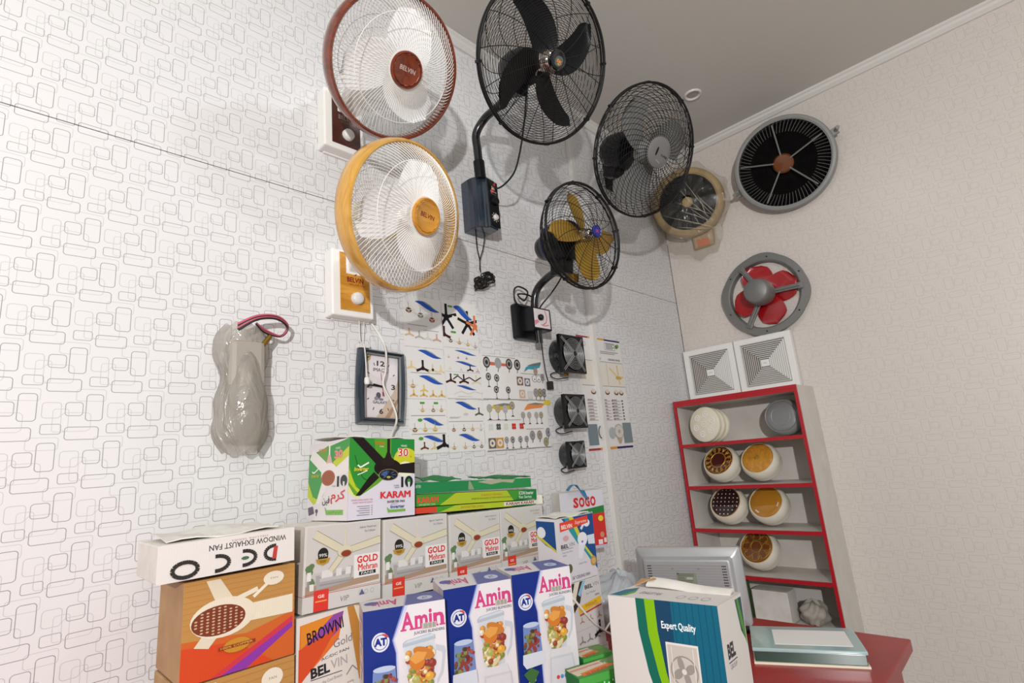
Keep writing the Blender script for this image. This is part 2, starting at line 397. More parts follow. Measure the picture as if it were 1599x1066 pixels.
G().box((3.544, SY0+.012, .02), (3.55, SY1-.016, 1.744), 'shelfin', local(sh, 0)).build('back_panel', sh)

# ------------------------------------------------------------------ wall fans
def blade(g, ang, r0, r1, hw, sweep, pitch, m, z=0., T=None, th=.0016):
    """one curved blade: hw(t) half width in metres, sweep(t) angle lag, pitch height of the twisted chord"""
    def fn(top):
        def f(u, v):
            r = r0+(r1-r0)*u; a = ang+sweep(u)+(2*v-1)*hw(u)/r; zz = z+pitch*(2*v-1)*(1-.35*u)-.004*math.cos(PI*(v-.5))
            return (r*math.cos(a), r*math.sin(a), zz+(th if top else -th))
        return f
    g.grid(fn(1), 14, 8, m, T); g.grid(fn(0), 14, 8, m, T); return g
def dome_z(r, r0, R, h, p=2.): return h*(1-max(0, (r-r0)/(R-r0))**p)
def dome_wires(g, n, r0, R, h, p, swirl, wr, m, seg=3, steps=10, a0=0, tail=None):
    for i in range(n):
        a = a0+2*PI*i/n; pts = []
        for k in range(steps+1):
            t = k/steps; r = r0+(R-r0)*t; b = a+swirl*t*t
            pts.append((r*math.cos(b), r*math.sin(b), dome_z(r, r0, R, h, p)))
        if tail: b = a+swirl; pts += [(rr*math.cos(b), rr*math.sin(b), zz) for rr, zz in tail]
        g.tube(pts, wr, m, seg, cap=False)
    return g
LEAF = lambda t: .020+.070*math.sin(PI*min(1, .12+.80*t))**.8 if t < .93 else (.020+.070*math.sin(PI*.864)**.8)*math.sqrt(max(0.02, (1-t)/.07))
def wood_fan(name, label, c, n, rimm, capm, inkc, txtc, base, angs, arm_to, wedge):
    R = .235; T = thing(name, label, 'fan', Tr(base[0], 1.70, base[1])); inv = T.matrix_basis.inverted(); H = inv @ frame(c, n)
    rim = G().lathe([(R*.945, .001), (R*.965, .006), (R*.99, .004), (R*1.012, -.012), (R*1.02, -.03), (R*1.005, -.056), (R*.985, -.062), (R*.95, -.058), (R*.94, -.03)], rimm, 96, close=True).build('wood_rim', T, H, smooth=50)
    g = G(); dome_wires(g, 104, .060, R*.955, .068, 2.6, .28, .00115, 'wire', tail=[(R*.948, -.008), (R*.932, -.040)])
    o = g.build('front_grille', T, H, smooth=60, recalc=False); o['kind'] = 'stuff'
    for rr in (.168,): G().ring(rr, .0013, dome_z(rr, .06, R*.955, .068, 2.6)+.0015, 'wire', 72, 5).build('grille_ring', T, H, smooth=60)
    g = G(); dome_wires(g, 80, .075, R*.95, -.085, 3., -.22, .0010, 'wire', a0=.02)
    o = g.build('rear_grille', T, H @ Tr(0, 0, -.055), smooth=60, recalc=False); o['kind'] = 'stuff'
    for rr in (.16, .12): G().ring(rr, .0013, -.055+dome_z(rr, .075, R*.95, -.085, 3.), 'wire', 72, 5).build('grille_ring', T, H, smooth=60)
    G().lathe([(.0001, .0655), (.060, .0655), (.062, .069), (.0001, .071)], 'white', 40).build('hub_plate', T, H, smooth=40)
    cap = G().lathe([(.0001, .079), (.043, .079), (.046, .081), (.049, .078), (.051, .0815), (.056, .080), (.058, .074), (.056, .070), (.0001, .070)], capm, 48).build('hub_cap', T, H, smooth=35)
    g = G()
    for i in range(14): a = 2*PI*i/14; g.tube([(.0475*math.cos(a+d), .0475*math.sin(a+d), .0805) for d in (-.13, -.05, .05, .13)], .0016, capm, 5)
    g.build('scalloped_edge', cap, smooth=50)
    p = Print(.12, .12); p.text('BELVIN', .27, .46, .75, .58, inkc, .02); p.put('lettering', cap, Tr(-.06, -.06, .079))
    for a in angs:
        blade(G(), math.radians(a), .03, .196, lambda t: LEAF(t), lambda t: .5*t, -.018, 'blade_w', -.012).build('blade', T, H, smooth=60)
    G().lathe([(.0001, .02), (.030, .018), (.034, .0), (.034, -.03), (.0001, -.03)], 'white', 32).build('blade_hub', T, H, smooth=40)
    G().lathe([(.0001, -.235), (.045, -.232), (.062, -.215), (.07, -.17), (.072, -.12), (.066, -.075), (.03, -.06), (.0001, -.06)], 'cream', 40).build('motor_housing', T, H, smooth=50)
    # wall box: white body, wood-look front with a cut-out corner, knob, arm
    bw, bh, bd = .162, .246, .058
    G().box((-bw/2, -bd, 0), (bw/2, -.0, bh), 'white').build('wall_box', T, bevel=.006)
    G().box((-bw/2+.02, -.012, -.004), (bw/2+.006, 0, bh+.004), 'white').build('wall_plate', T, bevel=.002)
    w2, y0 = .115, -bd-.0035; x0 = -bw/2+.030
    notch = [(x0, .022), (x0+w2, .022), (x0+w2, .158), (x0+.022, .158), (x0+.022, .236), (x0, .236)]
    fp = G().prism(notch, bd-.001, bd+.004, capm if wedge == 'pine' else 'maroon', Matrix(((1, 0, 0, 0), (0, 0, -1, 0), (0, 1, 0, 0), (0, 0, 0, 1)))).build('wood_panel', T, bevel=.001)
    p = Print(w2, .2); p.text('BELVIN', .22, .525, .78, .62, txtc, .03); p.text('DELUXE FAN', .3, .47, .82, .50, txtc, .0)
    p.poly([(.45, .65), (.52, .66), (.56, .70), (.5, .68)], txtc); p.put('lettering', fp, Tr(x0, -bd-.0041, .022) @ FLAT_FRONT)
    G().lathe([(.0001, .020), (.016, .019), (.0215, .014), (.023, 0)], 'knob', 32, Tr(x0+.062, -bd-.004, .068) @ Matrix.Rotation(PI/2, 4, 'X')).build('knob', T, smooth=50)
    A = inv @ Vector(arm_to); s = Vector((x0+.07, -bd+.004, .200))
    d = A-s
    q = d.to_track_quat('Z', 'Y').to_matrix().to_4x4()
    g = G(); hw = .034
    vs = []
    for t, k in ((0, 1.), (.35, 1.), (1., .8)):
        p0 = s+d*t
        vs += [(p0.x-hw*k, p0.y, p0.z-hw*k*1.0), (p0.x+hw*k, p0.y, p0.z-hw*k*1.0), (p0.x+hw*k, p0.y, p0.z+hw*k), (p0.x-hw*k, p0.y, p0.z+hw*k)]
    fs = [(0, 1, 2, 3), (8, 11, 10, 9)]
    for L in (0, 4):
        for k in range(4): q2 = (k+1) % 4; fs.append((L+k, L+4+k, L+4+q2, L+q2))
    g.add(vs, fs, 'white'); g.build('tilt_arm', T, bevel=.006)
    return T
FLAT_FRONT = Matrix(((1, 0, 0, 0), (0, 0, -1, 0), (0, 1, 0, 0), (0, 0, 0, 1)))
nA, nB = dirn(-3, -38), dirn(10.7, -17.6)
cA, cB = Vector((.921, 1.306, 2.834)), Vector((.919, 1.275, 2.269))
fanA = wood_fan('wall_fan', 'white wall fan with a dark mahogany-look rim and hub, uppermost at the left', 'fan' and cA, nA, M['mahog'], M['mahog'], '#b9a79a', '#8d7d78', (.905, 2.682), (178, 298, 58), cA-nA*.2, 'maroon')
fanB = wood_fan('wall_fan', 'white wall fan with a golden wood-look rim and hub, just above the clock', cB, nB, M['pinerim'], M['pine'], '#7a1c14', '#7a1c14', (.926, 2.035), (172, 292, 52), cB-nB*.2, 'pine')
# cord and pull string of the golden fan
g = G(); b = fanB.matrix_basis.inverted()
def cordp(g, pts, r, m, seg=6): g.tube([b @ p for p in smoothpath(pts)], r, m, seg)
cordp(g, [(1.02, 1.69, 2.04), (1.05, 1.68, 1.99), (1.062, 1.66, 1.93), (1.052, 1.65, 1.85), (1.04, 1.65, 1.80), (1.075, 1.65, 1.73), (1.09, 1.65, 1.67), (1.08, 1.68, 1.60), (1.06, 1.69, 1.45)], .0042, 'cord')
g.build('power_cord', fanB, smooth=60)
g = G(); cordp(g, [(.965, 1.675, 2.04), (.967, 1.675, 1.96), (.969, 1.65, 1.93), (.973, 1.648, 1.82)], .0022, 'cord', 5)
cordp(g, [(.985, 1.675, 2.04), (.985, 1.685, 1.96)], .0014, 'cord', 5)
g.box((-.012, -.03, -.100), (.03, -.01, -.086), 'knob', Tr(.045, 0, 0)); g.build('pull_string', fanB, smooth=60)
G().lathe([(.0001, 0), (.008, .002), (.01, .01), (.009, .024), (.003, .03), (.0001, .03)], 'knob', 16, b @ Tr(.973, 1.646, 1.795)).build('pull_knob', fanB, smooth=60)

def cage(T, H, R, r0, hf, hr, front_n, swirl, rings, wr, rr, rearspec, zrim=(0, -.018)):
    for z, q in zip(zrim, (.0056, .0036)): G().ring(R, q, z, 'bwire', 96, 8).build('rim_ring', T, H, smooth=60)
    g = G(); dome_wires(g, front_n, r0*.8, R, hf, 2.4, swirl, wr, 'bwire', steps=12)
    for i in range(rings):
        q = r0+(R-r0)*(i+1)/(rings+1); g.ring(q, rr, dome_z(q, r0*.8, R, hf, 2.4), 'bwire', 72, 3)
    o = g.build('front_grille', T, H, smooth=60, recalc=False); o['kind'] = 'stuff'
    n2, sw2, k2 = rearspec
    g = G(); dome_wires(g, n2, .06, R, -hr, 3.2, sw2, wr, 'bwire', steps=12, a0=.1)
    for i in range(k2):
        q = .07+(R-.07)*(i+1)/(k2+1); g.ring(q, rr, dome_z(q, .06, R, -hr, 3.2), 'bwire', 72, 3)
    o = g.build('rear_grille', T, H @ Tr(0, 0, zrim[1]), smooth=60, recalc=False); o['kind'] = 'stuff'
    for i in range(8):
        a = 2*PI*i/8+.3; G().box((-.005, -.005, zrim[1]-.004), (.005, .007, .005), 'bwire', Matrix.Rotation(a, 4, 'Z') @ Tr(0, R, 0)).build('rim_clip', T, H)

# black bracket fan, upper middle
nC = dirn(-11, -30); cC = Vector((1.469, 1.081, 3.006)); RC = .30
TC = thing('bracket_fan', 'large black wall fan with four black blades and a chrome spinner, top centre', 'fan', Tr(1.58, 1.70, 2.53)); iC = TC.matrix_basis.inverted(); HC = iC @ frame(cC, nC)
cage(TC, HC, RC, .034, .075, .12, 14, .16, 30, .0018, .0012, (14, -.5, 22))
for a in (99, 15, -79, 199):
    blade(G(), math.radians(a), .035, .268, lambda t: (.040+.020*math.sin(PI*min(1, t*1.1)))*(1 if t < .86 else math.sqrt(max(.02, (1-t)/.14))), lambda t: .62*t**1.3, -.018, 'bladeb', -.015).build('blade', TC, HC, smooth=60)
G().lathe([(.0001, .052), (.020, .050), (.038, .038), (.049, .014), (.053, -.012), (.053, -.03), (.0001, -.03)], 'chrome', 40).build('spinner', TC, HC, smooth=50)
e = G().lathe([(.0001, .082), (.022, .082), (.027, .085), (.0345, .082), (.036, .074), (.030, .066), (.0001, .064)], 'blackm', 40).build('emblem_disc', TC, HC, smooth=40)
p = Print(.05, .05); p.disc(.5, .5, .44, '#4d5a55'); p.text('SK', .22, .42, .78, .66, '#d9803a', .03); p.text('FAN', .4, .28, .62, .40, '#d8b23a', .02); p.put('lettering', e, Tr(-.025, -.025, .0821) @ Matrix.Rotation(-.25, 4, 'Z'))
G().lathe([(.0001, -.30), (.04, -.295), (.062, -.27), (.075, -.22), (.078, -.16), (.07, -.12), (.03, -.11), (.0001, -.11)], 'black', 40).build('motor', TC, HC, smooth=50)
mb = G().box((-.03, -.11, -.24), (.03, -.05, -.14), 'black', None); mb.build('tilt_bracket', TC, HC, bevel=.008)
G().tube([iC @ p for p in smoothpath([(1.565, 1.6, 2.79), (1.56, 1.6, 2.92), (1.555, 1.595, 3.0), (1.565, 1.54, 3.055), (1.56, 1.45, 3.06), (1.54, 1.36, 3.055), (1.52, 1.27, 3.05), (1.508, 1.22, 3.05)])], .0195, 'blackm', 16).build('pole', TC, smooth=60)
G().tube([iC @ Vector(p) for p in ((1.565, 1.6, 2.77), (1.562, 1.6, 2.86))], .026, 'black', 16).build('pole_collar', TC, smooth=50)
bx = G().prism([(-.052, 0), (-.054, -.05), (-.050, -.075), (-.040, -.092), (-.024, -.101), (-.010, -.105), (0, -.122), (.062, -.113), (.064, -.09), (.064, 0)], 0, .25, 'navy', Tr(0, 0, .0)).build('control_box', TC, bevel=.004)
G().box((.002, -.1225, .010), (.066, -.113, .24), 'black', Matrix.Rotation(.055, 4, 'Z')).build('control_panel', TC, bevel=.002)
p = Print(.058, .222)
p.ell(.5, .86, .34, .075, '#c8362f', 16, .4); p.text('SK', .3, .82, .74, .9, '#efe6e0', .03); p.text('FANS', .16, .755, .86, .79, '#b9b2ac', .02); p.text('POWER', .2, .70, .86, .725, '#777777', 0)
for i in range(9): a = 2*PI*i/9; p.disc(.5+.36*math.cos(a), 19e-2+.36*.058/.222*math.sin(a), .012, '#d8d5d0', 8)
p.put('lettering', TC, Matrix.Rotation(.055, 4, 'Z') @ Tr(.005, -.1226, .014) @ FLAT_FRONT)
RX = Matrix.Rotation(PI/2, 4, 'X')
G().lathe([(.0001, .016), (.016, .016), (.022, .012), (.0235, 0)], 'black', 32, Matrix.Rotation(.055, 4, 'Z') @ Tr(.036, -.1225, .140) @ RX).build('speed_knob', TC, smooth=40)
G().lathe([(.0001, .012), (.010, .012), (.014, .008), (.015, 0)], 'knob', 24, Matrix.Rotation(.055, 4, 'Z') @ Tr(.034, -.1225, .056) @ RX).build('timer_knob', TC, smooth=40)
g = G()
g.tube([iC @ p for p in smoothpath([(1.525, 1.24, 3.0), (1.56, 1.3, 2.90), (1.60, 1.38, 2.80), (1.62, 1.45, 2.74), (1.62, 1.55, 2.72), (1.585, 1.575, 2.77)])], .0042, 'bcord', 6); g.build('motor_cord', TC, smooth=60)
g = G()
g.tube([iC @ p for p in smoothpath([(1.565, 1.66, 2.54), (1.58, 1.675, 2.46), (1.60, 1.685, 2.41), (1.597, 1.686, 2.36)])], .0032, 'bcord', 5)
g.tube([iC @ p for p in smoothpath([(1.625, 1.66, 2.54), (1.615, 1.675, 2.46), (1.602, 1.685, 2.41), (1.60, 1.686, 2.35)])], .0024, 'bcord', 5)
rn = random.Random(3); pts = []
for i in range(60):
    a = i*.85; q = .026+.022*math.sin(i*1.7)+rn.uniform(-.008, .008); pts.append((1.603+q*math.cos(a)*1.35+rn.uniform(-.01, .01), 1.682-.012*(1+math.sin(i*.9)), 2.305+q*.95*math.sin(a)+.01*math.sin(i*.37)))
pts.append((1.56, 1.69, 2.255))
g.tube([iC @ p for p in smoothpath(pts, 4)], .0030, 'bcord', 5); g.build('knotted_cord', TC, smooth=60)

# grey-bladed fan near the corner
nD = dirn(-14, -31); RD = .32; cD = Vector((1.788, .878, 1.132))*(.32/.25)+Vector((0, 0, 1.5))
TD = thing('bracket_fan', 'black-caged wall fan with grey blades and a round grey cap, nearest the corner', 'fan', Tr(2.86, 1.70, 3.38)); iD = TD.matrix_basis.inverted(); HD = iD @ frame(cD, nD)
cage(TD, HD, RD, .05, .085, .13, 40, .9, 22, .0016, .0012, (32, -.6, 20))
for a in (150, 52, -80):
    blade(G(), math.radians(a), .05, .272, lambda t: (.045+.085*t) if t < .8 else (.113)*math.sqrt(max(.03, (1-t)/.2)), lambda t: -.5*t, .020, 'bladeg', -.015).build('blade', TD, HD, smooth=60)
G().lathe([(.0001, .03), (.045, .028), (.055, 0), (.055, -.04), (.0001, -.04)], 'grey', 32).build('blade_hub', TD, HD, smooth=40)
e = G().lathe([(.0001, .098), (.045, .097), (.062, .094), (.0735, .088), (.076, .078), (.07, .072), (.0001, .072)], mat('cap_grey', '#737170', .4), 48).build('grille_cap', TD, HD, smooth=35)
p = Print(.13, .13); p.ell(.2, .56, .05, .17, '#141414'); p.text('SUPER', .44, .48, .80, .56, '#333433', .03); p.line([(.3, .28), (.52, .22)], .05, '#8f8d8a'); p.put('lettering', e, Tr(-.065, -.065, .0976) @ Matrix.Rotation(-.2, 4, 'Z'))
G().lathe([(.0001, -.31), (.05, -.305), (.085, -.28), (.098, -.23), (.1, -.17), (.09, -.12), (.03, -.11), (.0001, -.11)], 'black', 40).build('motor', TD, HD, smooth=50)
mB = cD-nD*.24+Vector((0, 0, -.1))
G().box((-.035, -.14, -.27), (.035, -.07, -.17), 'black').build('tilt_bracket', TD, HD, bevel=.008)
G().tube([iD @ p for p in smoothpath([mB, mB+Vector((.06, .09, .02)), (2.70, 1.52, 3.20), (2.85, 1.645, 3.27)])], .020, 'blackm', 14).build('pole', TD, smooth=60)
G().box((-.06, -.07, -.21), (.06, 0, -.02), 'black').build('control_box', TD, bevel=.006)

# gold-bladed fan
nE = dirn(-6, -7.3); RE = .235; cE = Vector((1.832, 1.249, 2.428))
TE = thing('bracket_fan', 'smaller black wall fan with four gold blades and a blue emblem', 'fan', Tr(1.87, 1.70, 2.02)); iE = TE.matrix_basis.inverted(); HE = iE @ frame(cE, nE)
cage(TE, HE, RE, .025, .065, .10, 14, .45, 18, .0016, .0011, (14, -.5, 14), (0, -.022))
for a in (101, 172, 275, -12):
    blade(G(), math.radians(a), .03, .20, lambda t: .020+.034*math.sin(PI*(.1+.75*t)) if t < .88 else .04*math.sqrt(max(.03, (1-t)/.12)), lambda t: .25*t, .018, 'bladey', -.01).build('blade', TE, HE, smooth=60)
G().lathe([(.0001, .045), (.012, .043), (.022, .032), (.028, .012), (.028, -.02), (.0001, -.02)], 'chrome', 32).build('spinner', TE, HE, smooth=50)
e = G().lathe([(.0001, .074), (.020, .074), (.023, .077), (.0275, .074), (.028, .066), (.0001, .060)], 'blue', 36).build('emblem_disc', TE, HE, smooth=40)
p = Print(.05, .05); p.disc(.5, .5, .40, '#23307e'); p.text('SK', .3, .36, .7, .64, '#c2344a', .03); p.put('lettering', e, Tr(-.025, -.025, .0745))
mo = G().lathe([(.0001, -.295), (.03, -.29), (.055, -.27), (.064, -.24), (.066, -.22), (.085, -.205), (.096, -.17), (.098, -.12), (.09, -.08), (.03, -.06), (.0001, -.06)], 'black', 48).build('motor', TE, HE, smooth=50)
g = G(); g.lathe([(.0965, -.186), (.0985, -.184), (.0985, -.176), (.0965, -.174)], 'blue', 48)
g.build('blue_stripe', mo)
G().box((-.035, -.15, -.19), (.035, -.07, -.10), 'black').build('tilt_bracket', TE, HE, bevel=.01)
G().box((-.02, -.20, -.10), (.02, -.16, -.055), 'brass').build('oscillation_knob', TE, HE, bevel=.006)
G().tube([iE @ p for p in smoothpath([(1.875, 1.61, 2.02), (1.872, 1.61, 2.14), (1.868, 1.61, 2.22), (1.872, 1.585, 2.285), (1.875, 1.52, 2.322), (1.865, 1.45, 2.332), (1.855, 1.40, 2.335)])], .0185, 'blackm', 16).build('pole', TE, smooth=60)
G().box((-.085, -.045, .03), (.085, 0, .205), 'black').build('wall_bracket', TE, bevel=.012)
G().box((-.052, -.118, .062), (.078, -.04, .17), 'black').build('control_box', TE, bevel=.004)
p = Print(.112, .092); p.rect(0, 0, 1, 1, '#e3dcdc')
p.poly([(.02, .1), (.3, .3), (.22, .42), (.0, .35)], '#d98a94'); p.line([(.72, .95), (.82, .6), (.74, .32), (.5, .15)], .05, '#cf5a6a'); p.line([(.9, .2), (.6, .12), (.4, .18)], .06, '#d98a94')
p.put('lettering', TE, Tr(-.046, -.1181, .07) @ FLAT_FRONT)
G().lathe([(.0001, .016), (.011, .016), (.0145, .012), (.015, 0)], 'black', 24, Tr(-.005, -.118, .12) @ RX).build('speed_knob', TE, smooth=40)
g = G()
g.tube([iE @ p for p in smoothpath([(1.90, 1.62, 2.18), (1.93, 1.62, 2.22), (1.97, 1.58, 2.28), (1.955, 1.5, 2.33), (1.90, 1.42, 2.37)])], .0042, 'bcord', 6)
g.tube([iE @ p for p in smoothpath([(1.86, 1.62, 2.2), (1.80, 1.66, 2.22), (1.785, 1.66, 2.28), (1.82, 1.66, 2.31), (1.86, 1.64, 2.285), (1.83, 1.64, 2.235), (1.80, 1.65, 2.265), (1.87, 1.63, 2.26), (1.91, 1.63, 2.2), (1.95, 1.65, 2.15)])], .0042, 'bcord', 6)
g.tube([iE @ p for p in smoothpath([(1.95, 1.66, 2.06), (1.985, 1.688, 1.98), (1.995, 1.69, 1.9), (2.01, 1.69, 1.845)])], .0032, 'bcord', 6)
g.box((-.012, -.012, -.02), (.012, .012, .02), 'bcord', iE @ Tr(2.012, 1.685, 1.835)); g.build('motor_cord', TE, smooth=60)

# ------------------------------------------------------------------ three small square fans on the wall
def axial(s, x, z, dep, label):
    t = thing('panel_fan', label, 'fan', Tr(x, 1.70, z), 'small black fans on the wall')
    k = s/.18; F = Matrix(((1, 0, 0, 0), (0, 0, -1, 0), (0, 1, 0, 0), (0, 0, 0, 1))); h = s/2
    G().lathe([(h*.94, 0), (h*.98, .004), (h*.98, dep-.02), (h*.88, dep-.02), (h*.88, .006), (h*.80, 0)], 'blackm', 48, F, True).build('barrel', t, smooth=40)
    g = G(); n = 24; fr = []
    g.lathe([(h*.88, dep-.024), (h*.90, dep)], 'black', 48, F)
    # square flange with a round opening
    vs = []; fs = []; q = 48
    for zz in (dep-.018, dep):
        for i in range(q):
            a = 2*PI*i/q; c, sn = math.cos(a), math.sin(a); m_ = max(abs(c), abs(sn)); vs += [(h*.88*c, h*.88*sn, zz), (h*c/m_, h*sn/m_, zz)]
    for L in (0, 2*q):
        for i in range(q): j = (i+1) % q; fs.append((L+2*i, L+2*j, L+2*j+1, L+2*i+1))
    for i in range(q):
        j = (i+1) % q
        for e in (0, 1): fs.append((2*i+e, 2*j+e, 2*q+2*j+e, 2*q+2*i+e))
    g.add(vs, fs, 'black', F); g.build('flange', t, bevel=0)
    g = G()
    for i in range(9): g.ring(h*(.16+.082*i), .0014*k, dep+.006+.006*k*(1-i/9), 'silver', 48, 4, F)
    g.lathe([(.0001, dep+.014*k), (h*.13, dep+.014*k), (h*.15, dep+.006)], 'black', 24, F)
    for sx in (1, -1):
        for o_ in (-.045, .045):
            dx, dy = .7071, .7071*sx; g.tube([(dx*r*h-dy*o_*h, dy*r*h+dx*o_*h, dep+.010*k*(1-abs(r))+.004) for r in (-1.22, -.6, -.2, .2, .6, 1.22)], .0017*k, 'silver', 5, T=F)
    g.build('wire_guard', t, smooth=50)
    for i in range(5): blade(G(), i*2*PI/5, h*.3, h*.82, lambda t_: h*.24, lambda t_: .3*t_, .012*k, 'bladeb', dep-.03, F).build('blade', t, smooth=60)
    G().lathe([(.0001, dep-.012), (h*.30, dep-.014), (h*.33, dep-.05), (.0001, dep-.05)], 'black', 32, F).build('motor', t, smooth=40)
    g = G(); g.tube([p for p in smoothpath([(-h*.6, -.02, -h*.85), (-h*1.2, -.02, -h*1.02), (-h*.9, -.03, -h*1.25), (0, -.04, -h*1.15)])], .0028, 'bcord', 5); (g.box((-h*.30, -.05, -h*1.10), (-h*.10, -.03, -h*.98), 'brass') if s > .19 else None); g.build('lead_wire', t, smooth=60)
    return t
axial(.196, 2.135, 1.990, .085, 'square black fan with round wire guard, topmost and largest of the three beside the calendar')
axial(.168, 2.115, 1.701, .078, 'square black fan with round wire guard, middle one of the three beside the calendar')
axial(.128, 2.10, 1.491, .07, 'smallest square black fan, lowest of the three on the wall')

# ------------------------------------------------------------------ wall clock
ck = thing('wall_clock', 'black rectangular wall clock with bowed frame on the white wall', 'clock', Tr(1.0535, 1.698, 1.797) @ Matrix.Rotation(math.radians(3), 4, 'Y'))
def bow(hw, hh, bx, n=10):
    L = [(-hw-bx*math.cos(PI*(t-.5))+bx*.0, -hh+2*hh*t) for t in [i/n for i in range(n+1)]]
    return L[::-1]+[(-x, y) for x, y in L]
def loft(g, loops, m, T=None):
    n = len(loops[0]); vs = [p for l in loops for p in l]; fs = []
    for i in range(len(loops)-1):
        for k in range(n): j = (k+1) % n; fs.append((i*n+k, i*n+j, (i+1)*n+j, (i+1)*n+k))
    return g.add(vs, fs, m, T)
lp = lambda hw, hh, b, z: [(x, y, z) for x, y in bow(hw, hh, b)]
g = G(); loft(g, [lp(.094, .137, .006, 0), lp(.095, .138, .007, .012), lp(.088, .131, .007, .030), lp(.083, .126, .006, .036), lp(.074, .119, .004, .030), lp(.070, .115, .003, .020), lp(.070, .115, .003, .012)], 'navy', FLAT_FRONT); g.build('frame', ck, smooth=30)
g = G(); loft(g, [lp(.073, .118, .003, .0302), lp(.0705, .1155, .003, .031), lp(.0685, .1135, .003, .022)], 'silverd', FLAT_FRONT); g.build('inner_bezel', ck, smooth=30)
p = Print(.142, .232); p.rect(0, 0, 1, 1, '#dcd6d6'); p.poly([(0, 1), (.35, 1), (0, .84)], '#b9a27a'); p.poly([(.12, 1), (.2, 1), (0, .92), (0, .88)], '#d9c9a5')
p.poly([(.35, 0), (1, 0), (1, .62), (.86, .42), (.6, .2)], '#c9b3a0'); p.poly([(.6, 0), (.75, 0), (1, .26), (1, .34)], '#a98a70'); p.poly([(.2, 1), (.9, 1), (1, .7), (.55, .62), (.1, .7)], '#e3dde0')
for t, x, y, s_ in (('12', .36, .83, .24), ('3', .80, .465, .12), ('6', .45, .07, .12), ('9', .06, .465, .12)): p.text(t, x, y, x+s_, y+.085, '#3f3b3b', .03)
for k in range(12):
    if k % 3: a = PI*k/6; p.line([(.5+.40*math.sin(a), .5+.38*math.cos(a)), (.5+.46*math.sin(a), .5+.43*math.cos(a))], .016, '#5b5757')
p.text('IMA', .26, .74, .48, .795, '#5a5552', .02); p.ell(.56, .768, .07, .028, '#8a8084', 14); p.ell(.56, .768, .05, .018, '#dcd6d6', 12); p.line([(.49, .735), (.70, .735), (.70, .80), (.64, .80)], .006, '#8a8084')
p.ell(.42, .36, .07, .05, '#5d5a63'); p.ell(.36, .31, .06, .03, '#8d8a94'); p.ell(.5, .30, .07, .02, '#85828c'); p.text('GALAXY', .26, .23, .68, .275, '#5a5a6a', .02)
p.put('dial', ck, Tr(-.071, -.012, -.116) @ FLAT_FRONT)
F = Tr(0, -.0165, 0) @ FLAT_FRONT
g = G(); g.prism([(-.004, -.006), (.004, -.006), (.003, .034), (0, .038), (-.003, .034)], 0, .0012, 'black', F @ Matrix.Rotation(math.radians(80), 4, 'Z')); g.build('hour_hand', ck)
g = G(); g.prism([(-.003, -.008), (.003, -.008), (.002, .052), (-.002, .052)], .002, .003, 'black', F @ Matrix.Rotation(math.radians(88), 4, 'Z')); g.build('minute_hand', ck)
g = G(); g.prism([(-.001, -.035), (.001, -.035), (.0008, .05), (-.0008, .05)], .004, .0045, 'bladered', F @ Matrix.Rotation(math.radians(8), 4, 'Z')); g.prism([(-.004, -.035), (.004, -.035), (.003, -.02), (-.003, -.02)], .004, .0045, 'rcord', F @ Matrix.Rotation(math.radians(8), 4, 'Z')); g.lathe([(.0001, .006), (.004, .006), (.004, 0)], 'black', 16, F); g.build('second_hand', ck)

# ------------------------------------------------------------------ catalogue sheets and calendar on the wall
def mini_fan(p, x, y, r, c, kind=0, hub=None):
    k = p.h/p.w
    r = r*(1.3 if kind in (1, 3) else 1.25)
    if kind == 0:      # hanging fan: rod and little motor
        p.line([(x, y+r*1.7), (x, y)], .012, '#a8a39c'); p.ell(x, y, r*.75*k, r*.55, c, 10)
        p.ell(x, y-r*.25, r*.35*k, r*.2, hub or '#a8947a', 8)
        for s in (-1, 1): p.line([(x, y), (x+s*r*1.7*k, y+r*.45)], .014, '#ded6c4')
    elif kind == 1:    # three blades
        for a in (90, 200, 340): a = math.radians(a); p.poly([(x+r*k*.2*math.cos(a+1.5), y+r*.2*math.sin(a+1.5)), (x+1.5*r*k*math.cos(a+.16), y+1.5*r*math.sin(a+.16)), (x+1.5*r*k*math.cos(a-.16), y+1.5*r*math.sin(a-.16)), (x-r*k*.2*math.cos(a+1.5), y-r*.2*math.sin(a+1.5))], c)
        p.disc(x, y, r*.4, hub or c, 10)
    elif kind == 2:    # five blades
        for i in range(5): a = math.radians(90+72*i); p.line([(x, y), (x+1.5*r*k*math.cos(a), y+1.5*r*math.sin(a))], r*.34, c)
        p.disc(x, y, r*.4, c, 10)
    elif kind == 3:    # pedestal fan
        p.ell(x, y, r*k, r*1.1, c, 14); p.ell(x, y, r*.72*k, r*.82, '#a9a6a3', 12); p.disc(x, y, r*.42, c, 8)
        p.line([(x, y-r), (x, y-2.7*r)], .012, '#4a4744'); p.poly([(x-r*.7*k, y-2.95*r), (x+r*.7*k, y-2.95*r), (x+r*.2*k, y-2.6*r), (x-r*.2*k, y-2.6*r)], '#3a3836')
    elif kind == 4:    # round fan
        p.ell(x, y, r*k, r*1.2, c, 16); p.ell(x, y, r*.74*k, r*.9, '#9d9a97', 14); p.ell(x, y, r*.45*k, r*.5, c, 10); p.line([(x, y-r*1.2), (x-r*.2*k, y-1.9*r)], .02, '#4a4744')
    elif kind == 5:    # exhaust fan, square
        p.rect(x-r*k, y-r, x+r*k, y+r, c); p.disc(x, y, r*.75, '#d9d2c8', 14); p.disc(x, y, r*.3, c, 8)
    elif kind == 6:    # table fan / cross
        for i in range(4): a = math.radians(45+90*i); p.ell(x+.6*r*k*math.cos(a), y+.6*r*math.sin(a), r*.5*k, r*.5, c, 8)
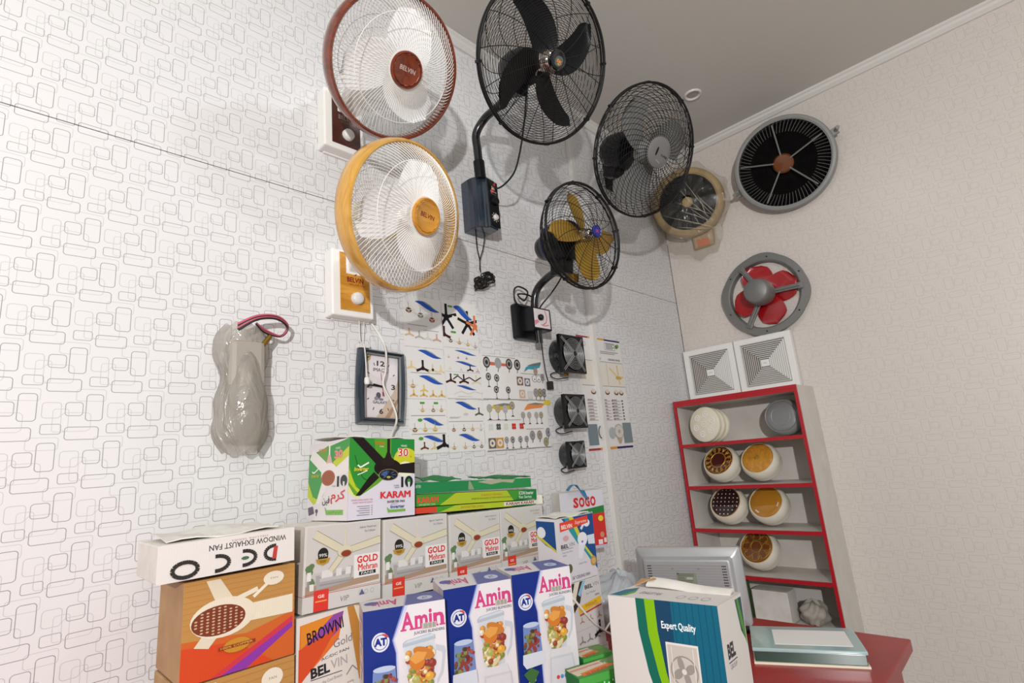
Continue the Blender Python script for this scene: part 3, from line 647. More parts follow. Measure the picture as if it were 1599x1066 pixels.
def swoosh(p, x0, y0, x1, y1, c, hi):
    w, h = x1-x0, y1-y0
    f = lambda pts: [(x0+w*a, y0+h*b) for a, b in pts]
    p.poly(f([(0, .88), (.15, 1), (.33, 1), (.55, .8), (.75, .45), (1, .12), (.8, .05), (.62, .12), (.4, .38), (.2, .68)]), c)
    p.poly(f([(.3, 1.02), (.42, .98), (.62, .75), (.8, .40), (1.02, .12), (.82, .28), (.6, .62), (.42, .86)]), hi)
def lines(p, x, y, w, n=1, c='#8d8984', dy=.02):
    for i in range(n): p.rect(x, y-dy*i, x+w*(1-.2*(i % 2)), y-dy*i+.008, c)
sheets = []
def sheet(name, label, x0, z0, x1, z1, draw, rot=0.):
    w, h = x1-x0, z1-z0
    t = G().box((-w/2, -.0016, 0), (w/2, 0, h), 'paper').build(name, None, Tr((x0+x1)/2, 1.6995, z0) @ Matrix.Rotation(math.radians(rot), 4, 'Y'))
    tag(t, label, 'poster', 'catalogue sheets' if name == 'catalogue_sheet' else None)
    p = Print(w, h); draw(p); p.put('printed_artwork', t, Tr(-w/2, -.0017, 0) @ FLAT_FRONT); return t
BL, HI = '#2a53b0', '#8a9a8c'
def d1(p):
    swoosh(p, .30, .72, .96, .92, BL, HI)
    for x, y, c in ((.14, .70, '#5a3a32'), (.44, .63, '#6d6a6c'), (.74, .57, '#8f3f32')): mini_fan(p, x, y, .075, c)
    for x, y, c in ((.13, .24, '#cfae86'), (.38, .21, '#b7b2a4'), (.6, .2, '#d4cfc6'), (.84, .19, '#c9a48f')): mini_fan(p, x, y, .055, c, 1)
    lines(p, .1, .42, .5, 1); lines(p, .5, .34, .4, 1)
def d2(p):
    mini_fan(p, .12, .62, .15, '#17171f', 2); mini_fan(p, .48, .60, .10, '#e6dfcb', 2); mini_fan(p, .72, .54, .15, '#17171f', 2); mini_fan(p, .93, .50, .13, '#d8764a', 2)
    swoosh(p, .32, .60, .86, .90, BL, HI); p.rect(.18, .84, .3, .88, '#4f9a3a')
    p.rect(.22, .30, .36, .34, '#4f9a3a'); mini_fan(p, .03, .25, .09, '#3a1b16', 1)
    for x, y, c in ((.2, .13, '#2a2622'), (.44, .11, '#b88a4a'), (.68, .09, '#c9a85a'), (.9, .06, '#a9a9a9')): mini_fan(p, x, y, .05, c)
def d3(p):
    swoosh(p, .3, .80, .94, .97, BL, HI)
    for x, y, c, h in ((.13, .62, '#e0c78e', None), (.42, .60, '#2c1713', '#2c1713'), (.68, .58, '#d9c9a0', '#3a2a22'), (.9, .57, '#e3cf9c', None)): mini_fan(p, x, y, .085 if c == '#2c1713' else .06, c, 1, h)
    swoosh(p, .3, .28, .94, .46, BL, HI); lines(p, .1, .5, .8, 1); mini_fan(p, .14, .24, .06, '#c98f52'); mini_fan(p, .42, .18, .05, '#dfc06a', 1)
    for x in (.15, .4, .65, .88): mini_fan(p, x, .08, .05, '#d9b766', 1, '#b98a3a')
def d4(p):
    swoosh(p, .28, .74, .92, .94, BL, HI)
    for x, c in ((.12, '#c9a85a'), (.38, '#7a4a32'), (.62, '#5a3426')): mini_fan(p, x, .60, .055, c)
    swoosh(p, .28, .26, .9, .46, BL, HI); mini_fan(p, .14, .12, .05, '#dfd0ac', 1); mini_fan(p, .44, .10, .04, '#b9b9c9', 1); mini_fan(p, .70, .13, .10, '#241a18', 1); mini_fan(p, .92, .08, .06, '#c98aae', 1)
def d5(p):
    p.rect(.22, .90, .36, .94, '#4f9a3a')
    for x, c in ((.14, '#3f1d18'), (.5, '#3f1d18'), (.86, '#d9cfb4')): mini_fan(p, x, .70, .13, c, 1, c)
    p.line([(.2, .74), (.33, .88), (.48, .72), (.66, .84), (.82, .70), (1, .86)], .045, '#3a1a17')
    swoosh(p, .28, .34, .84, .52, BL, HI); p.line([(.2, .18), (.4, .30), (.6, .20), (.8, .30), (1, .22)], .03, '#d4d0cc'); p.rect(.03, .02, .97, .03, '#9c9892')
    lines(p, .3, .1, .4, 1)
def d6(p):
    p.rect(.3, .92, .42, .96, '#4f9a3a'); p.rect(.66, .92, .78, .96, '#4f9a3a')
    for x, c in ((.36, '#c9a14a'), (.64, '#7a5a3a'), (.86, '#b98a3a')): mini_fan(p, x, .80, .05, c)
    swoosh(p, .34, .50, .9, .66, BL, HI); p.ell(.28, .62, .06, .03, '#4f9a3a')
    for x, c in ((.14, '#7a4a2a'), (.4, '#c9b45a'), (.66, '#d9b23a')): mini_fan(p, x, .44, .06, c)
    swoosh(p, .34, .19, .92, .33, BL, HI); p.ell(.28, .28, .06, .03, '#4f9a3a')
    mini_fan(p, .36, .12, .05, '#6d3a2a', 1); mini_fan(p, .62, .11, .05, '#d9bf8a', 1); mini_fan(p, .88, .15, .10, '#191516', 1, '#191516'); lines(p, .05, .70, .9, 1); lines(p, .05, .36, .9, 1)
def d7(p):
    swoosh(p, .22, .80, .82, .97, BL, HI); p.ell(.5, .72, .07, .03, '#c9c6c2'); lines(p, .05, .66, .3, 2); mini_fan(p, .88, .74, .06, '#5a5a5a', 1); p.rect(.02, .575, .98, .585, '#8c8882')
    for x, c in ((.14, '#7a2a1e'), (.42, '#3a2a22'), (.66, '#c98f32'), (.9, '#dcd6cc')): mini_fan(p, x, .42, .05, c)
    swoosh(p, .26, .18, .84, .34, BL, HI)
    for x, c in ((.12, '#b88a3a'), (.42, '#c9a24a'), (.66, '#4a2a1c'), (.88, '#5a3a2a')): mini_fan(p, x, .08, .045, c)
def d8(p):
    p.poly([(.1, .84), (.42, .82), (.42, .76), (.1, .76)], '#c96a52')
    for x, c in ((.09, '#2d3138'), (.26, '#9aa0a8'), (.43, '#3a2f2c'), (.56, '#332b28')): mini_fan(p, x, .82, .085, c, 4)
    swoosh_r = [(.66, .66), (.70, .78), (.82, .87), (.97, .93), (.94, .80), (.84, .74), (.74, .74)]; p.poly(swoosh_r, '#3a9ab0'); p.poly([(.72, .82), (.82, .88), (.97, .94), (.96, .86), (.84, .82)], '#6a7a7c')
    mini_fan(p, .86, .70, .06, '#a98a6a', 4)
    for x, y in ((.10, .50), (.22, .48)): mini_fan(p, x, y, .06, '#3a3a3d', 3)
    for x, y in ((.2, .22), (.38, .22)): mini_fan(p, x, y, .055, '#262628', 3)
    mini_fan(p, .58, .44, .08, '#7a5a52', 5); mini_fan(p, .70, .42, .075, '#6a7484', 5); mini_fan(p, .60, .14, .075, '#c9a98a', 5); mini_fan(p, .73, .12, .07, '#c6ccd4', 5)
    for x, c in ((.83, '#e3e1de'), (.90, '#e3e1de')): p.ell(x, .52, .045, .085, '#77746f', 16); p.ell(x, .52, .038, .076, '#e6e4e1', 16); p.disc(x, .50, .02, '#3a3836', 8)
    mini_fan(p, .97, .56, .06, '#7a7876', 4)
    for x, c in ((.83, '#8d8a86'), (.90, '#8d7348'), (.97, '#6d6a72')): mini_fan(p, x, .18, .07, c, 4)
    lines(p, .03, .96, .5, 1); lines(p, .6, .62, .35, 1); p.rect(.0, .0, .98, .012, '#8c8882')
def d9(p):
    p.poly([(.08, .86), (.2, .92), (.42, .93), (.4, .82), (.2, .80)], '#c9ab3a'); p.poly([(.12, .9), (.3, .95), (.45, .93), (.3, .88)], '#7a8078')
    for x, y, c in ((.08, .84, '#a8a592'), (.2, .83, '#b5a05a'), (.31, .82, '#b5b5b8'), (.42, .90, '#8a8560')): mini_fan(p, x, y, .06, c, 3)
    p.poly([(.60, .80), (.66, .92), (.8, .97), (.96, .94), (.9, .86), (.76, .84)], '#dd8a4a'); p.poly([(.66, .93), (.8, .97), (.97, .95), (.82, .92)], '#7a8078')
    for i, (x, c) in enumerate(((.08, '#cdd3cf'), (.19, '#4f5450'), (.3, '#cfd4c4'), (.42, '#c8322c'), (.54, '#c8322c'))): mini_fan(p, x, .47, .055, c, 6)
    for x, c in ((.58, '#9a9790'), (.68, '#a8a28a'), (.80, '#a8a8a4'), (.88, '#8d8560')): mini_fan(p, x, .70, .05, c, 3)
    mini_fan(p, .08, .15, .08, '#6d6058', 5); mini_fan(p, .19, .15, .08, '#c98f3a', 5)
    for x, c in ((.29, '#7d8488'), (.38, '#4f4d52'), (.50, '#5f6468'), (.6, '#77767a')): mini_fan(p, x, .20, .045, c, 3)
    for x, y, c in ((.70, .27, '#7d7d80'), (.82, .27, '#8d7d6a'), (.92, .12, '#8d8a52'), (.97, .32, '#6d7484')): mini_fan(p, x, y, .065, c, 4)
    lines(p, .03, .60, .5, 1); lines(p, .6, .40, .3, 1); p.rect(.0, .0, 1, .012, '#8c8278')
sheet('catalogue_sheet', 'catalogue sheet at the top left, partly in the shadow of the golden fan', 1.172, 1.966, 1.362, 2.178, d1)
sheet('catalogue_sheet', 'catalogue sheet with black and orange five-bladed fans, top row', 1.366, 1.980, 1.562, 2.19, d2)
sheet('catalogue_sheet', 'catalogue sheet right of the clock with two blue swooshes, middle row', 1.176, 1.758, 1.362, 1.962, d3)
sheet('catalogue_sheet', 'narrow catalogue sheet with two blue swooshes, above the brown zigzag fans', 1.366, 1.876, 1.562, 1.976, d4)
sheet('catalogue_sheet', 'catalogue sheet with a zigzag row of dark brown fans', 1.366, 1.760, 1.562, 1.872, d5)
sheet('catalogue_sheet', 'lowest catalogue sheet of the left column, nearest the green carton', 1.176, 1.546, 1.360, 1.754, d6)
sheet('catalogue_sheet', 'lowest catalogue sheet of the middle column', 1.365, 1.544, 1.560, 1.756, d7)
sheet('catalogue_sheet', 'wide catalogue sheet with the turquoise swoosh, upper right of the group', 1.566, 1.762, 1.985, 1.965, d8)
sheet('catalogue_sheet', 'wide catalogue sheet with the orange swoosh, lower right of the group', 1.566, 1.538, 1.985, 1.757, d9)
t = G().box((-.02, -.003, -.011), (.028, -.0018, .011), mat('yellow_sticker', '#e0c83a', .5)).build('yellow_sticker', None, Tr(1.985, 1.6995, 1.752)); tag(t, 'small yellow sticker at the corner between the wide catalogue sheets', 'sticker')
def dcal(p):
    p.rect(0, .985, .25, 1, '#a53a44'); p.rect(.25, .985, .62, 1, '#d9a02c'); p.rect(.62, .985, 1, 1, '#2f2a66')
    p.rect(0, .0, .25, .018, '#a53a44'); p.rect(.25, .0, .62, .02, '#d9932c'); p.rect(.62, .0, 1, .018, '#2f2a66')
    p.disc(.16, .93, .022, '#9a9a9a'); p.disc(.16, .93, .017, '#dedcda'); p.line([(.62, .90), (.86, .90), (.86, .965), (.62, .965), (.62, .90)], .004, '#8a8785'); lines(p, .65, .952, .2, 4, '#8d8a88', .014); p.ell(.90, .94, .03, .02, '#4f7a3a'); p.ell(.94, .95, .02, .02, '#7a9a3a')
    lines(p, .5, .875, .42, 2, '#a09c98', .016); p.rect(.02, .78, 1, .784, '#8a8784')
    for y in (.80,): p.text('CEILING FANS', .66, y, .95, y+.018, '#4a4a4c', .01); p.text('FANS', .30, y, .5, y+.016, '#77747a', .0)
    p.rect(.02, .56, 1, .775, '#e2dcd0'); p.rect(.02, .556, 1, .560, '#8a8784'); p.rect(.3, .57, .31, .77, '#bdb3a0'); p.rect(.6, .57, .606, .77, '#8a8a84')
    p.line([(.85, .76), (.86, .66)], .02, '#d9c08a'); p.line([(.66, .73), (.86, .64), (.98, .65)], .02, '#dcc48e'); p.ell(.86, .64, .07, .018, '#c9a55a'); p.line([(.86, .63), (.88, .58)], .02, '#dcc48e')
    for x in (.24, .55, .76, .88): p.ell(x, .50, .05, .022, '#7a4a32'); p.ell(x, .51, .04, .018, '#d6cfc0')
    for x in (.14, .45, .68):
        for k in range(7): p.rect(x-.06, .42-k*.028, x+.13, .425-k*.028, '#a9a5a2'); p.rect(x-.05, .43-k*.028, x+.06, .436-k*.028, '#8d6a78'); p.rect(x+.17, .42-k*.028, x+.20, .432-k*.028, '#3a3a3c')
    p.rect(.02, .045, .22, .22, '#77868c'); p.rect(.80, .045, 1, .225, '#7d8a8f')
    for x, c in ((.34, '#4a3a36'), (.70, '#b9a58c')): p.ell(x, .15, .105, .066, c, 24); p.ell(x, .15, .092, .057, '#cfccca', 24); p.ell(x, .15, .03, .018, c, 12); p.poly([(x-.06, .09), (x-.03, .08), (x, .10), (x+.03, .08), (x+.06, .09), (x+.02, .045), (x-.02, .045)], c)
    p.ell(.54, .14, .07, .05, '#a9b3b8', 18)
sheet('wall_calendar', 'tall fan price calendar hanging behind the white cover strip', 2.285, 1.502, 2.712, 2.128, dcal)

# ------------------------------------------------------------------ things on the right wall
def vent(y, z, label):
    s = .352; t = thing('ceiling_vent', label, 'vent', Tr(3.512, y, z) @ Matrix.Rotation(-PI/2, 4, 'Z'), 'square white exhaust grilles on the shelf unit')
    h = s/2; F = Tr(0, 0, h) @ FLAT_FRONT     # local: x along the wall, y up, z towards the room
    n = 14; g = G()
    def sq(a, b, z0, z1, m): loft(g, [[(-a, -a, z0), (a, -a, z0), (a, a, z0), (-a, a, z0)], [(-b, -b, z1), (b, -b, z1), (b, b, z1), (-b, b, z1)]], m, F)
    sq(h, h, -.03, .010, 'white'); sq(h, h-.004, .010, .016, 'white'); sq(h-.004, h*.79, .016, .016, 'white'); sq(h*.79, h*.77, .016, -.012, 'white')
    g.build('frame', t)
    o = G().box((-h*.78, -h*.78, -.026), (h*.78, h*.78, -.022), 'void_black' if 0 else mat('vent_shadow_back', '#a3978c', .7), F).build('back_plate', t)
    for k in range(11):
        b = h*.75*(1-k/11.0)+.012; g = G(); sq(b, b-.007, .001, .012, 'white'); sq(b-.007, b-.0085, .012, .0105, 'white'); sq(b-.0085, b-.0015, .0105, -.001, 'white'); g.build('louvre', t)
    g = G().box((-.025, -.022, -.02), (.025, .022, .014), 'white', F); g.build('centre_block', t, bevel=.002)
    p = Print(.05, .044); p.text('FAN', .3, .42, .7, .56, '#8d8a90', .0); p.put('lettering', t, F @ Tr(-.025, -.022, .0141))
    return t
vent(1.512, 1.772, 'square white exhaust grille on the shelf unit, left one beside the corner')
vent(1.154, 1.772, 'square white exhaust grille on the shelf unit, right one under the red-bladed fan')

# red-bladed metal exhaust fan
te = thing('exhaust_fan', 'grey metal exhaust fan with glossy red blades on the right wall', 'fan', Tr(3.548, 1.085, 2.385) @ Matrix.Rotation(-PI/2, 4, 'Z')); F = FLAT_FRONT
def octo(r, n=96): return [(r*(1+.035*max(0, math.cos(4*(2*PI*i/n)+.6)))*math.cos(2*PI*i/n), r*(1+.035*max(0, math.cos(4*(2*PI*i/n)+.6)))*math.sin(2*PI*i/n)) for i in range(n)]
L = lambda r, z, o=0: [(x, y, z) for x, y in (octo(r) if o else [(r*math.cos(2*PI*i/96), r*math.sin(2*PI*i/96)) for i in range(96)])]
g = G(); loft(g, [L(.255, 0, 1), L(.262, .035, 1), L(.262, .045, 1), L(.224, .048), L(.216, .042), L(.212, 0)], 'gmetal', F); g.build('ring_frame', te, smooth=40)
for a in (118, 238, -2):
    T_ = F @ Matrix.Rotation(math.radians(a), 4, 'Z')
    g = G(); g.box((.05, -.016, .045), (.225, .016, .062), 'gmetal', T_); g.box((.06, -.005, .06), (.22, .005, .072), 'gmetal', T_); g.box((.205, -.02, .040), (.235, .02, .060), 'gmetal', T_); g.build('strut', te, bevel=.003)
G().lathe([(.0001, .19), (.064, .188), (.074, .18), (.078, .165), (.084, .11), (.078, .06), (.045, .045), (.0001, .045)], 'gmetal', 48, F).build('motor', te, smooth=40)
for i in range(4): blade(G(), math.radians(8+90*i), .05, .205, lambda t: .035+.062*math.sin(PI*(.08+.72*t)) if t < .86 else .081*math.sqrt(max(.03, (1-t)/.14)), lambda t: .1*t, .024, 'bladered', .028, F, .002).build('blade', te, smooth=60)
for a in (20, 75, 140, 200, 265, 320): G().lathe([(.0001, .051), (.004, .051), (.005, .046)], 'black', 10, F @ Matrix.Rotation(math.radians(a), 4, 'Z') @ Tr(.242, 0, 0)).build('bolt', te)

# round louvre fan with a grey ring, upper right
tl_ = thing('louvre_fan', 'round black-faced fan with a grey ring, highest on the right wall', 'fan', Tr(3.551, .80, 3.15)); H = tl_.matrix_basis.inverted() @ frame((3.44, .80, 3.15), (-.97, -.08, -.22))
G().lathe([(.262, .02), (.272, .026), (.285, .022), (.292, .008), (.292, -.03), (.285, -.055), (.27, -.06), (.262, -.05)], 'grey', 96, H, True).build('ring_body', tl_, smooth=40)
G().lathe([(.0001, -.03), (.262, -.028)], 'void_black', 64, H).build('dark_back', tl_)
g = G()
for i in range(26): g.ring(.09+.0066*i, .0012, .012-.00016*i, 'bwire', 72, 3, H)
for i in range(72):
    a = 2*PI*i/72; g.tube([(r*math.cos(a+(.263-r)*.8), r*math.sin(a+(.263-r)*.8), .012) for r in (.19, .225, .263)], .0014, 'gmetal', 4, T=H)
o = g.build('louvre_grille', tl_, smooth=50); o['kind'] = 'stuff'
for i in range(5):
    a = 2*PI*i/5+.35; g = G(); g.tube([(r*math.cos(a), r*math.sin(a), .016) for r in (.05, .15, .25)], .005, 'gmetal', 6, T=H); g.build('spoke', tl_)
G().lathe([(.0001, .022), (.05, .020), (.06, .01), (.06, -.02)], 'bronze', 32, H).build('hub', tl_, smooth=40)
for a in (195, 15): g = G(); g.box((.28, -.02, -.05), (.325, .02, -.02), 'grey', H @ Matrix.Rotation(math.radians(a), 4, 'Z')); g.tube([(.31, 0, -.035), (.33, 0, .02)], .012, 'grey', 8, T=H @ Matrix.Rotation(math.radians(a), 4, 'Z')); g.build('side_bracket', tl_)
G().box((-.06, -.12, -.115), (.06, .12, -.055), 'grey', H).build('wall_mount', tl_)

# beige fan wrapped in clear polythene
tb = thing('wrapped_fan', 'beige round fan with black louvre face inside a clear plastic bag', 'fan', Tr(3.551, 1.43, 3.14)); nb = Vector((-.93, -.30, -.22)); H = tb.matrix_basis.inverted() @ frame((3.39, 1.425, 3.135), nb)
G().lathe([(.192, .014), (.205, .022), (.228, .016), (.24, 0), (.245, -.05), (.235, -.09), (.21, -.10), (.19, -.06)], 'beige', 72, H, True).build('ring_body', tb, smooth=40)
G().lathe([(.0001, -.02), (.194, -.02)], 'void_black', 64, H).build('dark_back', tb)
for i in range(14):
    a = 2*PI*i/14; g = G(); g.prism([(.045, -.012), (.19, -.028), (.19, .012), (.045, .006)], .0, .004, 'void_black', H @ Matrix.Rotation(a, 4, 'Z') @ Matrix.Rotation(.25, 4, 'X')); g.build('louvre', tb)
G().lathe([(.0001, .016), (.026, .015), (.034, .010), (.038, .0)], 'beige', 32, H).build('hub_cap', tb, smooth=40)
G().box((-.02, -.33, -.13), (.13, -.06, -.06), 'beige', H).build('control_box', tb, bevel=.012)
G().box((.01, -.315, -.06), (.09, -.265, -.052), mat('orange_label', '#c4683a', .5), H).build('orange_label', tb)
G().box((-.05, -.05, -.135), (.05, .10, -.09), 'beige', H).build('wall_mount', tb)
M['fold_glint'] = sheet_plastic('polythene_fold_glint', '#d8cdb8', .5, .3)  # whitish folds: the highlights along the bag's creases are put into their colour
rn = random.Random(5)
for k in range(10):
    a = math.radians(rn.uniform(105, 168)); q = rn.uniform(.16, .33); x0, y0 = .15+rn.uniform(-.05, .03), -.20+rn.uniform(-.05, .05); x1, y1 = x0+q*math.cos(a), y0+q*math.sin(a)
    zf = lambda x, y: .062-.10*max(0, math.hypot(x, y)-.20)
    G().tube([(x0+(x1-x0)*t+.006*math.sin(5*t+k), y0+(y1-y0)*t, zf(x0+(x1-x0)*t, y0+(y1-y0)*t)) for t in (0, .2, .4, .6, .8, 1)], [.0005, .0016, .0024, .002, .0014, .0004], 'fold_glint', 5, T=H).build('plastic_fold_glint', tb, smooth=60)
def bagfn(rx, ry0, ry1, d0, d1, seed):
    r = random.Random(seed); ph = [r.uniform(0, 6.28) for _ in range(8)]
    def f(u, v):
        a = 2*PI*v; s = u
        rad = math.sin(PI*min(.999, max(.001, s)))**.45 if .02 < s < .98 else .12
        wob = 1+.05*math.sin(5*a+ph[0])+.035*math.sin(9*a+ph[1]+7*s)+.03*math.sin(14*a+ph[2]-9*s)
        z = d0+(d1-d0)*s; x = math.cos(a)*rx*rad*wob; y = math.sin(a)
        y = (y*ry1 if y > 0 else y*ry0)*rad*wob
        return (x+.012*math.sin(11*s+ph[3]+3*a), y+.01*math.sin(13*s+ph[4]), z+.008*math.sin(6*a+ph[5]))
    return f
G().grid(bagfn(.262, .40, .258, -.10, .055, 4), 14, 56, 'poly', H).build('polythene_wrap', tb, smooth=80, recalc=False)

# ------------------------------------------------------------------ ceiling-fan motors on the shelves
def dome(label, y, z, R, style, x=3.385, tilt=30, turn=5, stack=1):
    t = thing('fan_motor', label, 'fan', Tr(x, y, z), 'ceiling fan motors on the shelves')
    e = math.radians(tilt); a = math.radians(turn); n = Vector((-math.cos(e)*math.cos(a), math.cos(e)*math.sin(a), math.sin(e)))
    H = t.matrix_basis.inverted() @ frame(Vector((x, y, z+R*1.0))+n*.035, n)
    if style == 'flower':
        for k in range(3):
            r = R*(1-.02*k); H2 = H @ Tr(.002*k, .0, -.044*k)
            o = G().lathe([(.0001, .028), (r*.90, .026), (r*.97, .022), (r, .014), (r*.98, .002), (.0001, 0)], 'cream', 64, H2).build('plate', t, smooth=40)
        g = G()
        for i in range(7):
            cx, cy = (0, 0) if i == 0 else (R*.56*math.cos(i*PI/3+.3), R*.56*math.sin(i*PI/3+.3))
            for k in range(12): b = 2*PI*k/12; g.lathe([(.0001, .0025), (R*.035, .0018), (R*.045, 0)], 'white', 6, H @ Tr(cx+R*.15*math.cos(b), cy+R*.15*math.sin(b), .0265))
            g.lathe([(.0001, .003), (R*.05, .002), (R*.06, 0)], 'white', 10, H @ Tr(cx, cy, .0265))
        g.build('embossed_flowers', t, smooth=60)
        return t
    G().lathe([(R*.80, .032), (R*.86, .036), (R*.94, .026), (R, .004), (R*1.0, -.018), (R*.95, -.038), (R*.97, -.046), (R*.93, -.058), (R*.7, -.066), (.0001, -.066)], 'ivory' if style != 'grey' else 'grey', 64, H).build('motor_body', t, smooth=50)
    m = dict(arab='dome1', wood='pine', dots='dome3', amber='amber', rosette='bronze', grey='silverd')[style]
    pl = G().lathe([(.0001, .040), (R*.5, .039), (R*.76, .036), (R*.805, .033), (R*.81, .028)], m, 64, H).build('face_plate', t, smooth=40)
    G().lathe([(R*.795, .034), (R*.81, .0375), (R*.825, .034)], 'gold' if style != 'grey' else 'silverd', 64, H, True).build('plate_rim', t, smooth=50)
    g = G(); zz = .0405
    if style in ('arab', 'rosette'):
        q = 14 if style == 'arab' else 8
        for i in range(q):
            b = 2*PI*i/q; rr = R*(.60 if style == 'arab' else .52); r2 = R*(.155 if style == 'arab' else .20); g.ring(r2, .0017, 0, 'gold', 24, 4, H @ Tr(rr*math.cos(b), rr*math.sin(b), zz-.002))
            g.ring(r2*.5, .0014, 0, 'gold', 16, 4, H @ Tr((rr+r2*.3)*math.cos(b+PI/q), (rr+r2*.3)*math.sin(b+PI/q), zz-.002))
        g.ring(R*(.42 if style == 'arab' else .28), .0022, zz-.001, 'gold', 48, 4, H)
        if style == 'rosette': g.ring(R*.74, .002, zz-.003, 'gold', 48, 4, H)
    elif style == 'dots':
        for i in range(-3, 4):
            for j in range(-3, 4):
                if math.hypot(i, j) < 3.3: g.lathe([(.0001, .0018), (.0036, .001), (.0042, 0)], 'knob', 8, H @ Tr(i*R*.225, j*R*.225, zz-.0014-.00022*(i*i+j*j)))
    elif style == 'wood': g.lathe([(.0001, .0012), (R*.12, .0008), (R*.14, 0)], 'gold', 24, H @ Tr(0, 0, zz-.0005))
    elif style == 'amber':
        for sx in (1, -1): g.prism([(R*.12, -R*.68), (R*.34, -R*.60), (R*.30, -R*.44), (R*.1, -R*.48)], 0, .001, 'ivory', H @ Tr(0, 0, zz-.004) @ Matrix.Rotation(sx*1.0, 4, 'Z'))
    else: g.ring(R*.5, .002, zz, 'silver', 48, 5, H)
    if g.v: g.build('ornament', pl if pl.parent and False else t, smooth=60)
    return t
dome('stack of cream embossed flower plates on the top shelf', 1.487, 1.486, .111, 'flower', 3.30, 6, 12)
dome('white fan motor with maroon plate and gold lattice, second shelf', 1.477, 1.228, .113, 'arab')
dome('white fan motor with golden wood-look plate, second shelf', 1.238, 1.228, .113, 'wood')
dome('white fan motor with dark maroon plate and rows of silver dots', 1.477, .976, .113, 'dots')
dome('white fan motor with glossy amber plate, third shelf', 1.236, .976, .113, 'amber')
dome('white fan motor with bronze rosette plate, fourth shelf beside the monitor', 1.335, .722, .113, 'rosette')
dome('grey fan motor at the cut-off right end of the top shelf', 1.062, 1.486, .108, 'grey', 3.40, 8)

# ------------------------------------------------------------------ printed cartons
def carton(name, label, P, yaw, w, h, d, tilt=(0, 0), board=None, prints=None, group=None, flaps=(), tape=False, bev=.003):
    """P: front top left corner, tilt: forward lean and sideways lean in degrees"""
    R = Matrix.Rotation(math.radians(yaw), 4, 'Z') @ Matrix.Rotation(math.radians(tilt[0]), 4, 'X') @ Matrix.Rotation(math.radians(tilt[1]), 4, 'Y')
    T = Tr(*P) @ R @ Tr(w/2, d/2, -h)
    t = thing(name, label, 'box', T, group)
    G().box((-w/2, -d/2, 0), (w/2, d/2, h), board or M_CART_W).build('carton_body', t, bevel=bev)
    for side, p in (prints or {}).items(): p.put({'front': 'front_print', 'left': 'side_print', 'right': 'side_print', 'top': 'top_print'}[side], t, face_T(side, w, h, d))
    for F in flaps:
        (x0, x1, y0, y1, lift, ax) = F; fw, fd = x1-x0, y1-y0
        g = G()
        g.grid(lambda u, v: (x0-w/2+fw*u, y0-d/2+fd*v, h+.0035+lift*(v if ax == 'y' else 1-v)+.004*math.sin(9*u+3*v)), 8, 3, board or M_CART_W)
        g.build('top_flap', t, solid=.003)
    return t
def ceiling_fan_art(p, x, y, s, c, dark, hub, blades, rod=.25):
    k = p.h/p.w
    p.poly([(x-.012*s*k, y), (x+.012*s*k, y), (x+.010*s*k, y+rod*s), (x-.010*s*k, y+rod*s)], c); p.poly([(x-.028*s*k, y+rod*s*.98), (x+.028*s*k, y+rod*s*.98), (x+.022*s*k, y+rod*s*.84), (x-.022*s*k, y+rod*s*.84)], c)
    p.poly([(x-.04*s*k, y+.03*s), (x+.04*s*k, y+.03*s), (x+.015*s*k, y+.13*s), (x-.015*s*k, y+.13*s)], c)
    for (bx, by, w0, w1) in blades:
        dx, dy = (bx-x)/k, by-y; l = math.hypot(dx, dy); nx, ny = -dy/l, dx/l
        p.poly([(x-nx*w0*s*k, y-ny*w0*s), (bx-nx*w1*s*k, by-ny*w1*s), (bx+nx*w1*s*k, by+ny*w1*s), (x+nx*w0*s*k, y+ny*w0*s)], dark)
        q = .86; p.poly([(x-nx*w0*s*k*q, y-ny*w0*s*q), (bx-nx*w1*s*k*q, by-ny*w1*s*q), (bx+nx*w1*s*k*q, by+ny*w1*s*q), (x+nx*w0*s*k*q, y+ny*w0*s*q)], c)
    p.ell(x, y, .125*s*k, .085*s, dark, 24); p.ell(x, y+.006*s, .12*s*k, .082*s, c, 24); p.ell(x+.02*s*k, y-.03*s, .088*s*k, .050*s, dark, 20); p.ell(x+.02*s*k, y-.032*s, .080*s*k, .044*s, hub, 20)
